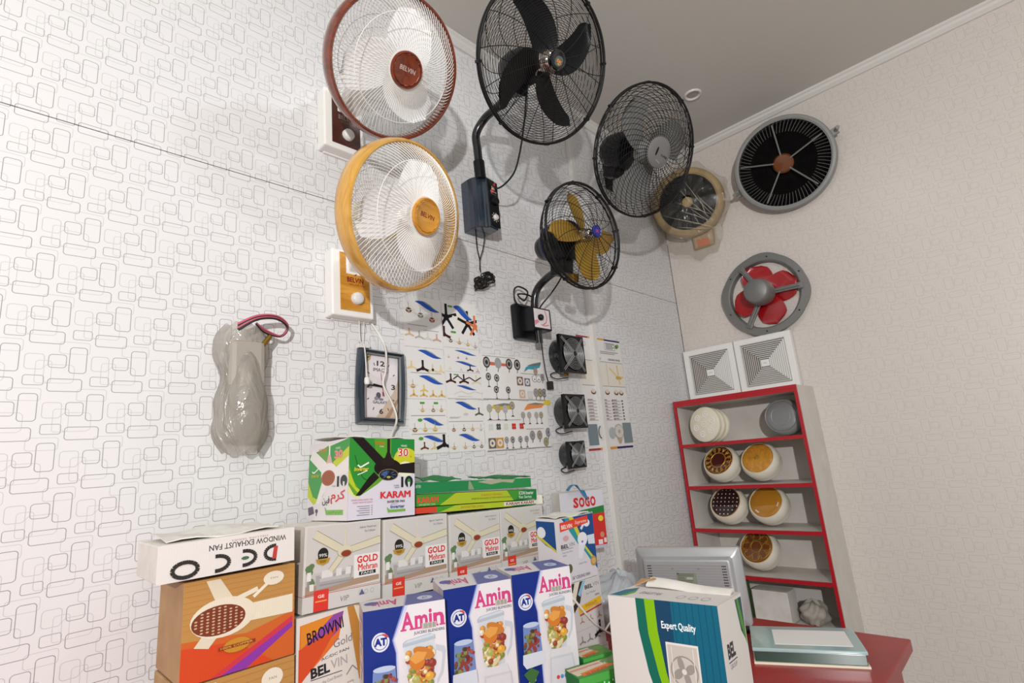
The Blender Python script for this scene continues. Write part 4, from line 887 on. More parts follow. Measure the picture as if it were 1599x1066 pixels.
def gold_print(w, h, seed):
    p = Print(w, h); r = random.Random(seed)
    p.rect(0, 0, 1, 1, '#cfccc6'); p.rect(.03, .26, .98, .985, '#c6c3be'); p.rect(.03, .25, .98, .44, '#bdb9b4'); p.poly([(.03, .19), (.98, .24), (.98, .33), (.03, .30)], '#a58b74'); p.rect(.03, .30, .60, .36, '#b9b2aa')
    for x, y, s in ((.07, .50, .05), (.075, .46, .045), (.10, .53, .035), (.11, .33, .035), (.1, .36, .03)): p.ell(x, y, s, s*.9, '#5f7a52', 8)
    p.rect(.045, .36, .095, .46, '#dcd9d5'); p.rect(.08, .245, .13, .32, '#dcd9d5'); p.rect(.05, .255, .075, .36, '#8d8a88')
    p.poly([(.16, .24), (.60, .28), (.62, .46), (.56, .47), (.55, .42), (.20, .39), (.20, .41), (.15, .41)], '#a3a09e'); p.rect(.20, .33, .58, .37, '#b9b6b3'); p.rect(.2, .285, .6, .30, '#8f8c8a')
    for x in (.22, .29, .40, .52): p.poly([(x, .37), (x+.07, .372), (x+.075, .46), (x+.005, .455)], '#d6d3d0')
    ceiling_fan_art(p, .51, .65, .85, '#cfc8ae', '#968d74', '#8a3a22', [(.12, .90, .06, .065), (.995, .74, .05, .06), (.33, .44, .05, .045)], .32)
    p.rect(.63, .30, .985, .585, '#dedbd7')
    p.text('GOLD', .67, .475, .96, .565, '#cf2f2c', .035); p.text('Mehran', .69, .385, .95, .465, '#cf3a33', .04); p.rect(.70, .325, .93, .37, '#2a2827'); p.text('FANS', .73, .332, .90, .363, '#dad6d2', .01)
    p.ell(.23, .655, .065, .075, '#26231f', 18); p.rect(.17, .60, .29, .67, '#26231f'); p.text('99%', .18, .62, .28, .66, '#d8d4cc', .01); p.poly([(.14, .60), (.32, .60), (.30, .55), (.23, .52), (.16, .55)], '#b08a3a'); p.poly([(.18, .585), (.28, .585), (.26, .55), (.20, .55)], '#8a6a24')
    p.text('Style for Total & cool', .70, .905, .93, .935, '#6d6966', 0, .2); p.text('Fan Collection', .77, .86, .92, .888, '#8d8986', 0, .2)
    p.rect(0, 0, 1, .185, '#c9c7c2'); p.rect(0, .185, 1, .192, '#b0564a'); p.rect(0, .205, 1, .209, '#b0564a')
    p.rect(.13, 0, .31, .24, '#d23a30'); p.text('GE', .18, .15, .26, .185, '#ecdcd2', .02); p.rect(.15, .105, .29, .12, '#e0a050'); p.text('VIP', .46, .06, .57, .12, '#7a7672', .0, .2)
    for x in (.72, .80, .88): p.ell(x, .12, .025, .03, '#a9a6a2', 12); p.ell(x, .12, .018, .022, '#c9c7c2', 12)
    p.poly([(.70, .09), (.78, .09), (.74, .16)], '#5a5f86')
    return p
gw = [(.636, 1.374, .220, .207), (.866, 1.359, .228, .212), (1.104, 1.340, .218, .208), (1.328, 1.330, .218, .206)]
gl = ['white ceiling-fan carton with gold and red print, leftmost of the row of four', 'white ceiling-fan carton with gold and red print, second from the left in the row', 'white ceiling-fan carton with gold and red print, third from the left in the row', 'white ceiling-fan carton with gold and red print, rightmost of the row of four']
for i, (x, z, w, h) in enumerate(gw):
    sp_ = Print(.2, h); sp_.rect(0, 0, 1, 1, '#c4beb4'); sp_.rect(.0, .185, 1, .192, '#b0564a'); sp_.rect(.2, 0, .5, .22, '#d23a30')
    carton('fan_carton', gl[i], (x, 1.40, z), -1.0, w, h, .20, (0, 2.6), M_CART_W, {'front': gold_print(w, h, i), 'left': sp_}, 'ceiling fan cartons in a row of four')
for x, lb in ((.865, 'plain brown carton hidden under the left half of the fan cartons'), (1.215, 'plain brown carton hidden under the right half of the fan cartons')):
    carton('storage_carton', lb, (x, 1.405, 1.106), 0, .335, .304, .22, (0, 0), M_CART_B)

def karam_front(w, h):
    p = Print(w, h); p.rect(0, 0, 1, 1, '#d3d0da')
    p.poly([(0, 1), (1, 1), (1, .62), (.70, .62), (.42, .42), (.16, .28), (.04, .30), (0, .36)], '#5f9a2a')
    p.poly([(0, .70), (.06, .48), (.20, .30), (.30, .42), (.42, .52), (.36, 1), (0, 1)], '#2f8a34'); p.poly([(.0, .62), (.10, .40), (.22, .31), (.12, .33), (.0, .46)], '#b2c22a')
    p.poly([(.0, .42), (.08, .30), (.18, .265), (.10, .26), (.0, .33)], '#d5d88a'); p.poly([(.36, 1), (.58, 1), (.58, .72), (.42, .80)], '#4f9a2c'); p.poly([(.62, 1), (1, 1), (1, .78), (.72, .70), (.62, .78)], '#24843a')
    p.ell(.86, .72, .20, .16, '#c4c62e', 24); p.poly([(.68, .60), (1, .62), (1, .56), (.72, .52)], '#d3d0da'); p.ell(.85, .60, .13, .10, '#e3e3c8', 20)
    p.line([(.08, .78), (.12, .66), (.20, .50), (.30, .45)], .012, '#1c5a24')
    p.poly([(.03, 1), (.20, 1), (.55, .70), (.42, .64)], '#1d1514'); p.poly([(.10, .285), (.17, .29), (.44, .50), (.36, .57), (.28, .50)], '#1d1514'); p.poly([(.72, .66), (1, .69), (1, .54), (.74, .555)], '#1d1514')
    p.rect(.555, .78, .60, 1, '#241b19'); p.poly([(.52, .74), (.63, .74), (.60, .82), (.55, .82)], '#241b19'); p.ell(.57, .62, .21, .115, '#1d1514', 28); p.ell(.57, .70, .10, .06, '#241b19', 20)
    p.ell(.58, .53, .15, .075, '#8d7d5a', 26); p.ell(.58, .53, .14, .068, '#191a22', 26); p.poly([(.46, .55), (.56, .59), (.57, .54), (.52, .50)], '#3a5590'); p.ell(.58, .50, .03, .015, '#b9b03a', 10)
    for a in range(8): b = a*PI/4; p.line([(.58+.05*math.cos(b), .53+.025*math.sin(b)), (.58+.12*math.cos(b), .53+.055*math.sin(b))], .007, '#5a6a86')
    p.text('ICON', .37, .915, .51, .955, '#d8602c', .03); p.text('FAN', .44, .885, .50, .905, '#e8e2cc', 0)
    p.text('30', .72, .76, .90, .88, '#e9e2dc', .07); p.text('30', .73, .765, .89, .875, '#c8342c', .015); p.text('YEARS', .77, .895, .87, .92, '#dfe6d2', .01); p.text('W', .92, .75, .95, .775, '#c8342c', 0)
    p.text('Inverter', .07, .585, .28, .635, '#d7c23c', .03, .2); p.line([(.12, .66), (.16, .63), (.28, .69)], .02, '#dfe8dc'); p.line([(.12, .54), (.18, .56), (.26, .59)], .012, '#dfe8dc')
    p.rect(.775, .365, .81, .50, '#211d20'); p.ell(.90, .435, .065, .075, '#1d2420', 18); p.ell(.90, .43, .03, .045, '#3f7a44', 12); p.rect(.885, .36, .915, .43, '#d3d0da'); p.text('10 YEARS', .66, .38, .74, .40, '#5a575c', 0); p.text('WARRANTY', .67, .355, .75, .372, '#5a575c', 0)
    p.text('KARAM', .46, .235, .92, .32, '#cd2f34', .04); p.text('INVERTER FAN', .56, .175, .83, .205, '#2c2a30', .02); p.text('by ROYAL', .62, .148, .72, .163, '#6a666c', 0); p.text('Inverter', .61, .105, .83, .148, '#2c4a92', .025); p.poly([(.57, .06), (.84, .06), (.84, .09), (.60, .09), (.55, .13)], '#6fae3e')
    p.text('POWER SAVING ENERGY FAN', .04, .225, .34, .245, '#c87a86', 0); p.text('SMART REMOTE DESIGN', .06, .195, .34, .212, '#c87a86', 0)
    for k in range(5): p.rect(.12+.03*(k % 2), .155-.026*k, .30, .161-.026*k, '#77747c'); p.rect(.325, .153-.026*k, .337, .163-.026*k, '#5a575c')
    return p
def karam_left(w, h):
    p = Print(w, h); p.rect(0, 0, 1, 1, '#d9d2d2')
    p.poly([(0, .86), (1, 1), (1, .68), (.60, .62), (.40, .30), (.18, .22), (.0, .34)], '#4a9650'); p.poly([(0, .50), (.14, .30), (.34, .24), (.16, .20), (0, .30)], '#b9c43a'); p.poly([(.62, .72), (1, .90), (1, .70), (.72, .62)], '#bfc43c'); p.poly([(.20, .86), (.5, .95), (.5, .72), (.38, .70)], '#6a9a4a')
    p.poly([(.02, .80), (.10, .93), (.48, .72), (.36, .60)], '#e3dcd8'); p.poly([(.62, .62), (1, .78), (1, .58), (.66, .52)], '#e0d9d6'); p.poly([(.22, .20), (.32, .21), (.52, .46), (.38, .50)], '#e0d9d6')
    p.rect(.515, .78, .55, .96, '#e3dcd8'); p.poly([(.46, .70), (.62, .70), (.56, .82), (.50, .82)], '#cfa8a0'); p.ell(.54, .58, .20, .14, '#e3dcd8', 26); p.ell(.52, .53, .17, .10, '#a8684c', 26); p.ell(.52, .53, .15, .085, '#99583e', 24)
    p.text('ICON', .26, .875, .45, .92, '#d87a3c', .02); p.text('30', .66, .76, .86, .87, '#d98a86', .05); p.text('YEARS', .68, .88, .8, .91, '#dfe6d2', 0)
    p.text('Inverter', .08, .55, .30, .60, '#c9a83c', .02, .2); p.line([(.10, .63), (.15, .61), (.26, .66)], .018, '#dfe8dc')
    p.rect(.74, .41, .79, .54, '#3f3c40'); p.ell(.90, .48, .08, .07, '#3a403c', 16); p.rect(.88, .41, .92, .47, '#d9d2d2'); p.text('10 YEARS', .62, .41, .71, .43, '#7a777c', 0)
    p.text('\uFEE1\uFEAE\uFB90', .60, .20, .94, .37, '#c8434c', .02); p.text('\uFEE6\uFBFF\uFED3', .40, .185, .58, .30, '#35322f', .015)
    p.poly([(.50, .07), (.90, .07), (.90, .13), (.52, .13), (.46, .17)], '#7db05a'); p.text('\uFEE6\uFBFF\uFED3 \uFEE1\uFEAE\uFB90', .55, .08, .86, .12, '#4a7a3a', 0)
    p.poly([(.03, .16), (.16, .18), (.20, .09), (.06, .06)], '#5f5a68'); p.ell(.26, .12, .035, .025, '#5a5560', 10); p.rect(.25, .06, .27, .12, '#5a5560')
    return p
carton('fan_carton', 'green and white inverter-fan carton with black fan print, on top of the row', (.768, 1.402, 1.598), .5, .2225, .2255, .245, (-.6, 3.4), M_CART_W,
       {'front': karam_front(.2225, .2255), 'left': karam_left(.245, .2255)}, flaps=[(.0, .20, .02, .22, .012, 'y')])

def strip_print(w, h, kind):
    p = Print(w, h)
    if kind == 0: p.rect(0, 0, 1, 1, '#23804a'); p.poly([(.44, 0), (.46, 1), (1, 1), (1, 0)], '#2a8a4c'); p.poly([(.5, .8), (.62, .5), (.72, .7), (.82, .55), (.84, .9), (.6, 1)], '#a9a890'); p.text('INVERTER', .0, .5, .06, .75, '#cfe0cf', 0); p.poly([(.42, .1), (.47, .1), (.44, .9), (.425, .9)], '#8d9a78')
    else:
        p.rect(0, 0, 1, 1, '#3f8f2e'); p.poly([(.18, 0), (.78, 0), (.72, 1), (.3, 1)], '#a8ba2c'); p.rect(0, 0, .02, 1, '#1e5f2c'); p.poly([(.80, 0), (1, 0), (1, 1), (.86, 1)], '#1f7a3c')
        if kind == 1: p.text('KARAM', .03, .28, .17, .78, '#d8483c', .04); p.text('INVERTER FAN', .04, .08, .15, .2, '#cfd8b0', 0); p.text('ENERGY SAVING', .5, .58, .68, .78, '#c8602c', .01); p.text('INVERTER FAN BLADE SET WITH REMOTE CONTROL', .42, .3, .76, .45, '#3a4a1c', 0); p.text('ICON Inverter', .83, .5, .97, .85, '#d6e2d0', .02); p.text('Fan Series', .83, .15, .95, .42, '#d6e2d0', .01)
        else: p.rect(0, 0, .16, 1, '#c8442c'); p.text('INVERTER FAN', .34, .3, .52, .7, '#b8602c', .01); p.rect(.70, .2, 1, .9, '#dcd6cc'); p.text('KARAM KARAM', .72, .3, .98, .8, '#8a2f2a', .04)
    return p
for kind, (x, z, w, h, yw, lb) in enumerate(((.993, 1.453, .545, .034, .2, 'dark green torn blade carton, uppermost of the flat stack'), (.991, 1.4165, .56, .036, -.5, 'bright green blade carton with yellow print, middle of the flat stack'))):
    fl = [(.04, .20, .0, .05, .014, 'y'), (.28, .545, .0, .06, .008, 'y')] if kind == 0 else []
    carton('blade_carton', lb, (x, 1.425 if kind else 1.43, z), yw, w, h, .14, (0, 3.9 if kind else 3.3), M_CART_G, {'front': strip_print(w, h, kind)}, 'long flat green blade cartons', fl, bev=.002)
cf = carton('blade_carton', 'green and red blade carton, lowest of the flat stack on the fan cartons', (.99, 1.424, 1.3775), -.5, .55, .018, .14, (0, 3.85), M_CART_G, {'front': strip_print(.55, .018, 2)}, 'long flat green blade cartons', bev=.002)

# blender cartons in front
def fruit(p, x, y, r, c, n=12): p.disc(x, y, r, c, n); p.disc(x-.25*r*p.h/p.w, y+.3*r, r*.45, tuple(min(1, v*1.25+.03) for v in col(c)[:3])+(1,), 8)
def amin_print(w, h, sticker):
    p = Print(w, h); p.rect(0, 0, 1, 1, '#dcd9dc')
    p.poly([(0, 0), (.405, 0), (.405, .72), (.37, .80), (.54, 1), (0, 1)], '#c3c7e0'); p.poly([(0, 0), (.385, 0), (.385, .72), (.35, .80), (.50, 1), (0, 1)], '#7d86bc'); p.poly([(0, 0), (.375, 0), (.375, .72), (.335, .80), (.48, 1), (0, 1)], '#162d7e')
    p.disc(.20, .80, .058, '#d6dae6', 28); p.disc(.20, .80, .046, '#162d7e', 28); p.disc(.20, .80, .042, '#d6dae6', 28); p.text('AT', .125, .778, .275, .826, '#162d7e', .06); p.poly([(.21, .852), (.27, .845), (.30, .82), (.27, .825)], '#c84a4a')
    X = [(.45, .60), (.615, .775), (.79, .83), (.845, .98)]
    for ch, (a, b), z1 in zip('Amin', X, (.945, .915, .945, .915)): p.text(ch, a, .845, b, z1+.012, '#c8427f', .03)
    for a in (.445, .555, .61, .675, .735, .785, .84, .925): p.rect(a-.006, .842, a+.066, .853, '#c8427f')
    p.text('JUICERS BLENDERS', .60, .805, .98, .828, '#3a3d52', .01)
    x = {0: .70, 1: .74, 2: .64}[sticker]; p.rect(x, .835, x+.18, .872, '#c9c6bd')
    for k in range(9): p.rect(x+.012+.018*k, .838, x+.012+.018*k+(.010 if k % 3 else .006), .87, '#77736a')
    # jar, fruit, handle, base
    p.poly([(.86, .73), (.97, .71), (.985, .68), (.94, .55), (.86, .49), (.86, .52), (.91, .56), (.94, .66), (.93, .68), (.86, .695)], '#bcc4cc'); p.poly([(.46, .745), (.86, .765), (.86, .79), (.80, .805), (.50, .785), (.46, .77)], '#aeb8c2'); p.poly([(.47, .765), (.85, .785), (.82, .80), (.52, .782)], '#c6ced6')
    p.poly([(.47, .745), (.85, .76), (.82, .45), (.56, .45)], '#c9cfd4')
    r = random.Random(11)
    for k in range(130):
        y = r.uniform(.455, .715); hw = .11+.075*(y-.45)/.3; xx = r.uniform(.66-hw, .66+hw)
        fruit(p, xx, y, r.uniform(.012, .024), r.choice(['#8f9a4a', '#b87a3a', '#a84a34', '#c8a44a', '#cfc69a', '#77883e', '#8a3a30', '#c88a3a', '#d8d0b8']), 9)
    p.ell(.70, .70, .13, .035, '#c07a34', 16, -.2); fruit(p, .62, .655, .052, '#c8782e', 16); p.poly([(.52, .68), (.62, .715), (.74, .70), (.70, .66), (.60, .64)], '#d89a4c'); fruit(p, .76, .555, .028, '#d0a040', 12); fruit(p, .80, .63, .026, '#8a3a30', 10); fruit(p, .60, .55, .024, '#a8a860', 12); p.ell(.68, .485, .07, .018, '#d0c69a', 12, .4); fruit(p, .60, .49, .02, '#8a4a30', 10)
    p.poly([(.53, .455), (.84, .455), (.86, .40), (.50, .40)], '#d2d2d4'); p.poly([(.50, .405), (.88, .405), (.93, .16), (.90, .125), (.47, .125), (.45, .16)], '#c4c5ca'); p.poly([(.52, .39), (.86, .39), (.90, .17), (.48, .17)], '#cfd0d4'); p.rect(.47, .115, .92, .13, '#a6a8ae')
    for k, c in enumerate(('#d2464a', '#5a8ec0', '#5a8ec0', '#5a8ec0')): p.disc(.60+.065*k, .265, .014, c, 10)
    # mill on the blue side
    p.poly([(.10, .64), (.36, .655), (.38, .46), (.08, .46)], '#6f86b8'); p.ell(.23, .648, .13, .018, '#b4c2d8', 16)
    for k in range(60): xx = r.uniform(.09, .37); p.disc(xx, r.uniform(.47, .61)-(.03 if xx < .2 else 0), r.uniform(.010, .017), r.choice(['#5a5236', '#6d7a3e', '#8a4038', '#4a3a2c', '#7d8a4a']) if xx < .25 else r.choice(['#8a4038', '#a0524a', '#6d2f2c']), 7)
    p.poly([(.06, .46), (.39, .465), (.40, .38), (.10, .365), (.05, .40)], '#ccd3dc')
    for k in range(30): p.disc(.16+r.gauss(0, .05), .22+r.gauss(0, .05), r.uniform(.014, .022), r.choice(['#c9a03a', '#8a9a3a', '#b8803a', '#a8b04a']), 8)
    for a in range(-3, 4): p.line([(.17, .27), (.17+.035*a, .37-.01*abs(a))], .02, '#3f6a3a')
    for k in range(16): fruit(p, r.uniform(.05, .40), r.uniform(.11, .17), r.uniform(.018, .03), r.choice(['#d8a83a', '#7d9a3a', '#c84a3a', '#8aa84a', '#d88a3a']), 9)
    p.poly([(.05, .03), (.55, .055), (.60, .10), (.05, .085)], '#d0468a'); p.text('BLENDER', .10, .045, .48, .08, '#ead6e0', .03); p.disc(.86, .06, .045, '#4a3f8a', 20); p.disc(.86, .06, .036, '#6a62a8', 18); p.text('3 IN 1', .80, .05, .92, .072, '#dcd9e6', .02)
    return p
def amin_top(w, d):
    p = Print(w, d); p.rect(0, 0, 1, 1, '#d6d3d4'); p.poly([(.50, 0), (.62, 1), (1, 1), (1, 0)], '#5f659e'); p.poly([(.48, 0), (.60, 1), (.62, 1), (.50, 0)], '#aeb2d0'); p.text('Amin', .12, .2, .46, .75, '#c0507c', .03, 0, 180); p.ell(.13, .62, .09, .16, '#5a5a98', 14); p.ell(.80, .45, .10, .2, '#c3c6da', 16); p.text('AT', .76, .35, .84, .55, '#5f659e', .02); return p
def amin_side(d, h):
    p = Print(d, h); p.rect(0, 0, 1, 1, '#cfc6c6'); p.rect(.55, 0, 1, 1, '#b9b2bc')
    for k in range(6): p.rect(.12, .08+.15*k, .85, .18+.15*k, '#ddd6d2'); p.rect(.12, .17+.15*k, .85, .18+.15*k, '#a08a98'); p.ell(.5, .125+.15*k, .12, .03, '#8d7d8a', 10)
    return p
for k, (P, yw, w, h, d, tl, lb) in enumerate((((.713, 1.256, 1.170), -26, .2005, .363, .135, (-2, .8), 'blue and white blender carton, front left of the three'), ((.926, 1.216, 1.176), -26, .1905, .373, .14, (.6, 0), 'blue and white blender carton, middle of the three'), ((1.120, 1.153, 1.178), -26, .182, .377, .13, (0, 0), 'blue and white blender carton, right one with the purple seal in view'))):
    carton('blender_carton', lb, P, yw, w, h, d, tl, M_CART_W, {'front': amin_print(w, h, k), 'top': amin_top(w, d), 'left': amin_side(d, h)}, 'blender cartons on the counter')

# left-hand stack
def wood_fan_print(w, h):
    p = Print(w, h); p.rect(0, 0, 1, 1, '#b98a4c'); p.poly([(0, 0), (0, .42), (.55, .36), (1, .48), (1, 0)], '#c8632c'); p.poly([(.0, 0), (0, .36), (.45, .30), (.8, .0)], '#cf4a24'); p.poly([(.30, 0), (.98, .36), (.98, .30), (.55, 0)], '#8a3aa0'); p.poly([(.24, 0), (.98, .42), (.98, .36), (.34, 0)], '#c83a4a')
    for k in range(9): p.rect(0, .52+.055*k, 1, .524+.055*k, '#a87a40')
    p.poly([(.18, .98), (.30, .98), (.44, .72), (.30, .66)], '#d9d0b8'); p.poly([(.55, .66), (.98, .66), (.98, .46), (.55, .48)], '#e0d8c2'); p.poly([(.10, .34), (.22, .30), (.34, .46), (.22, .52)], '#d9d0b8'); p.line([(.46, .74), (.64, .80)], .05, '#e0d8c2'); p.line([(.60, .72), (.76, .86)], .035, '#e6dfca'); p.ell(.79, .88, .10, .075, '#e3dcc8', 20); p.text('FAN', .76, .87, .83, .89, '#8a8070', 0)
    p.ell(.34, .58, .28, .20, '#e0d8c2', 28); p.ell(.30, .56, .23, .15, '#7a3c24', 28)
    for i in range(-4, 5):
        for j in range(-4, 5):
            if (i/4.4)**2+(j/4.4)**2 < 1: p.ell(.30+i*.048, .56+j*.031, .014, .009, '#c9a890', 6)
    p.ell(.46, .27, .12, .07, '#c08a30', 20); p.rect(.30, .25, .62, .285, '#8a3a1c'); p.text('100% COPPER', .32, .258, .60, .278, '#e0b860', 0)
    return p
def deco_print(w, h):
    p = Print(w, h); p.rect(0, 0, 1, 1, '#dcd8d3'); p.text('WINDOW EXHAUST FAN', .34, .66, .93, .82, '#4a4648', .02, 0, 180); p.text('DELUXE SERIES', .5, .84, .78, .89, '#a07a80', 0, 0, 180); 
    def arc(cx, cy, rx, ry, a0, a1, w_=.026, c='#33302e'):
        pts = [(cx+rx*math.cos(math.radians(a0+(a1-a0)*k/14)), cy+ry*math.sin(math.radians(a0+(a1-a0)*k/14))) for k in range(15)]; p.line(pts, w_*4, c)
    arc(.835, .34, .075, .20, 80, 280); p.poly([(.815, .16), (.85, .16), (.862, .52), (.83, .52)], '#b8433c'); arc(.60, .32, .085, .20, 100, -100); p.ell(.605, .32, .03, .05, '#4a6a50', 12); arc(.40, .30, .085, .20, 100, -100); arc(.18, .28, .085, .2, 0, 360)
    return p
carton('fan_carton', 'tan and orange fan carton at the left edge under the upside-down white box', (.366, 1.40, 1.296), -1, .242, .206, .21, (0, .6), M_CART_B, {'front': wood_fan_print(.242, .206)})
carton('fan_carton', 'yellow-tan fan carton at the bottom left under the orange one', (.362, 1.40, 1.086), -1, .245, .284, .21, (0, .3), M_CART_B, {'front': wood_fan_print(.245, .284)})
carton('exhaust_carton', 'white window-exhaust carton standing upside down at the left', (.31, 1.385, 1.383), -2, .288, .078, .22, (0, .4), M_CART_W, {'front': deco_print(.288, .078)}, flaps=[(.02, .26, .03, .2, .01, 'y')])
def browni_print(w, h):
    p = Print(w, h); p.rect(0, 0, 1, 1, '#d9d4cc'); p.poly([(.03, .95), (.52, .98), (.46, .80), (.02, .58)], '#d8702c'); p.poly([(.02, .78), (.40, .97), (.52, .98), (.46, .86), (.02, .66)], '#8a4aa0'); p.poly([(.02, .72), (.44, .90), (.48, .98), (.40, .84), (.02, .62)], '#d2502c'); p.poly([(.02, .80), (.02, .57), (.26, .72), (.44, .88)], '#cf4f2a'); p.poly([(.04, .95), (.40, .97), (.04, .80)], '#d8862c')
    p.poly([(.56, 1), (1, 1), (1, .42), (.82, .40), (.70, .50)], '#b9803c'); p.poly([(.64, 1), (.78, .98), (.92, .72), (.80, .70)], '#d9d2c0'); p.poly([(.78, .72), (.95, .74), (1, .60), (1, .30), (.78, .30), (.72, .52)], '#d4ccb6'); p.poly([(.70, .0), (.74, .22), (.9, .32), (1, .30), (1, 0)], '#cf5526'); p.ell(.94, .18, .08, .05, '#b9862c', 14)
    p.text('BROWNI', .10, .84, .52, .92, '#241a2c', .015, .1, 12); p.text('Gold', .40, .755, .62, .81, '#7a767a', 0, .1, 8); p.text('AC/DC FAN', .26, .70, .58, .718, '#4a4648', .01, 0, 6)
    p.text('BEL', .15, .60, .36, .665, '#2c2a2c', .04, 0, 4); p.text('VIN', .37, .62, .56, .68, '#a9a6a4', .01, 0, 4); p.rect(.15, .585, .50, .59, '#3a3836'); p.text('Enhance the Cool Breeze', .16, .545, .50, .565, '#8a8684', 0, 0, 4); p.text('SERIES', .14, .51, .30, .535, '#6a6664', .01, 0, 4)
    p.poly([(.24, .36), (.34, .44), (.44, .43), (.46, .36), (.28, .33)], '#77705e'); p.poly([(.36, .44), (.42, .47), (.46, .40), (.44, .33), (.30, .32)], '#c89a2c'); p.rect(.52, .42, .64, .475, '#a89a88'); p.text('quality', .56, .49, .64, .51, '#a8847a', 0)
    p.line([(.55, .55), (.62, .60), (.68, .56)], .008, '#8a8684'); p.text('100% PURE COPPER WINDING', .16, .26, .48, .285, '#9a968e', 0)
    return p
carton('fan_carton', 'white and orange fan carton with handwritten brown lettering, under the leftmost carton', (.617, 1.402, 1.160), -1, .236, .356, .21, (0, 1.2), M_CART_W, {'front': browni_print(.236, .356)})

# stack right of the row: box with red lettering behind, two printed fan cartons in front
def sogo_print(w, h):
    p = Print(w, h); p.rect(0, 0, 1, 1, '#c7342f'); p.rect(0, .66, 1, 1, '#cdcbd2'); p.poly([(0, .56), (1, .60), (1, .72), (.3, .66), (0, .66)], '#2f7a3c'); p.text('LED BULB', .5, .595, .72, .635, '#cfe0d0', .01)
    vs = ((.30, .42), (.43, .56), (.57, .68), (.69, .82))
    for ch, (a, b) in zip('SOGO', vs): p.text(ch, a, .72, b, .90, '#c8302e', .05); p.rect(a-.004, .735, a+.022, .765, '#c8302e') if ch == 'S' else None
    p.ell(.90, .50, .06, .05, '#dcc83a', 16); p.ell(.9, .22, .05, .05, '#c98a6a', 12); p.rect(.80, .06, .90, .14, '#e0d0d0'); p.rect(.93, .08, .99, .16, '#e0d0d0'); p.rect(0, 0, 1, .05, '#b9b0c4'); return p
carton('led_carton', 'white, green and red carton leaning on the wall behind the fan cartons', (1.865, 1.575, 1.330), -24.5, .218, .25, .085, (1.5, .4), M_CART_W, {'front': sogo_print(.218, .25)}, bev=.002)
carton('storage_carton', 'plain brown carton hidden under the red-lettered box', (1.872, 1.573, 1.074), -24.5, .125, .273, .085, (0, 0), M_CART_B)
rb = tag(G().grid(lambda u, v: (.085*u-.045, -.014*u-.02+.028*v, .022*math.sin(PI*min(1, u*1.4))-.055*max(0, u-.5)*1.5*(1.2-v)+.004), 12, 3, 'blueb').build('blue_ribbon', None, Tr(1.935, 1.535, 1.336) @ Matrix.Rotation(math.radians(-24), 4, 'Z'), smooth=60, solid=.002, recalc=False), 'folded blue ribbon lying on top of the red-lettered box', 'ribbon')
def belvin_print(w, h):
    p = Print(w, h); p.rect(0, 0, 1, 1, '#cfccd2'); p.poly([(.10, 1), (1, 1), (1, .10), (.88, .22), (.62, .52), (.40, .74)], '#1f5a96'); p.poly([(.18, 1), (.34, 1), (.60, .60), (.50, .56), (.30, .78)], '#2a9098'); p.poly([(.30, 1), (.42, 1), (.62, .66), (.56, .60), (.44, .80)], '#c8c03a'); p.poly([(.44, 1), (1, 1), (1, .16), (.72, .46), (.60, .70)], '#1d4a86')
    p.poly([(.60, .50), (.88, .20), (.92, .26), (.66, .54)], '#2a9098'); p.poly([(.66, .50), (.88, .28), (.90, .32), (.68, .54)], '#c8c03a')
    p.poly([(.78, .66), (.99, .66), (.99, .50), (.80, .52)], '#cdd6e0'); p.line([(.62, .78), (.82, .95)], .05, '#cfd6e0'); p.ell(.64, .62, .14, .11, '#dfe0e6', 22); p.ell(.63, .58, .03, .02, '#6a7ab0', 10); p.poly([(.52, .54), (.70, .52), (.58, .32), (.48, .34)], '#d8dae2'); p.ell(.80, .86, .09, .06, '#dfe0e6', 16)
    p.poly([(.04, .80), (.84, .86), (.84, .98), (.04, .94)], '#d8432c'); p.text('BELVIN', .08, .835, .38, .90, '#ead9d4', .03); p.text('Supreme', .46, .86, .80, .93, '#ead9d4', .0, .25); p.text('BEL', .03, .54, .24, .60, '#34323a', .03); p.text('VIN', .25, .55, .40, .61, '#7d7a82', 0); p.rect(.03, .52, .36, .526, '#55525a')
    p.ell(.18, .69, .08, .045, '#c9a0a4', 14); p.text('Supreme Plus', .05, .46, .33, .49, '#77747c', 0); p.text('SERIES', .06, .42, .16, .44, '#77747c', 0); p.ell(.90, .24, .09, .08, '#b08a4a', 16); p.ell(.90, .24, .06, .05, '#c9a86a', 14); p.ell(.22, .22, .07, .07, '#5a5a3a', 12); p.text('56" CEILING FAN', .26, .04, .76, .09, '#4a484f', .01); p.text('ENERGY SAVER', .48, .24, .70, .265, '#8a8790', 0); return p
def belvin_side(d, h):
    p = Print(d, h); p.rect(0, 0, 1, 1, '#d6d3d6'); p.poly([(0, .96), (.85, .96), (.85, .50), (.4, .58), (0, .70)], '#1d4a86'); p.poly([(0, .70), (.85, .48), (.85, .52), (0, .76)], '#c8c03a'); p.ell(.22, .78, .2, .09, '#dfe0e6', 14); return p
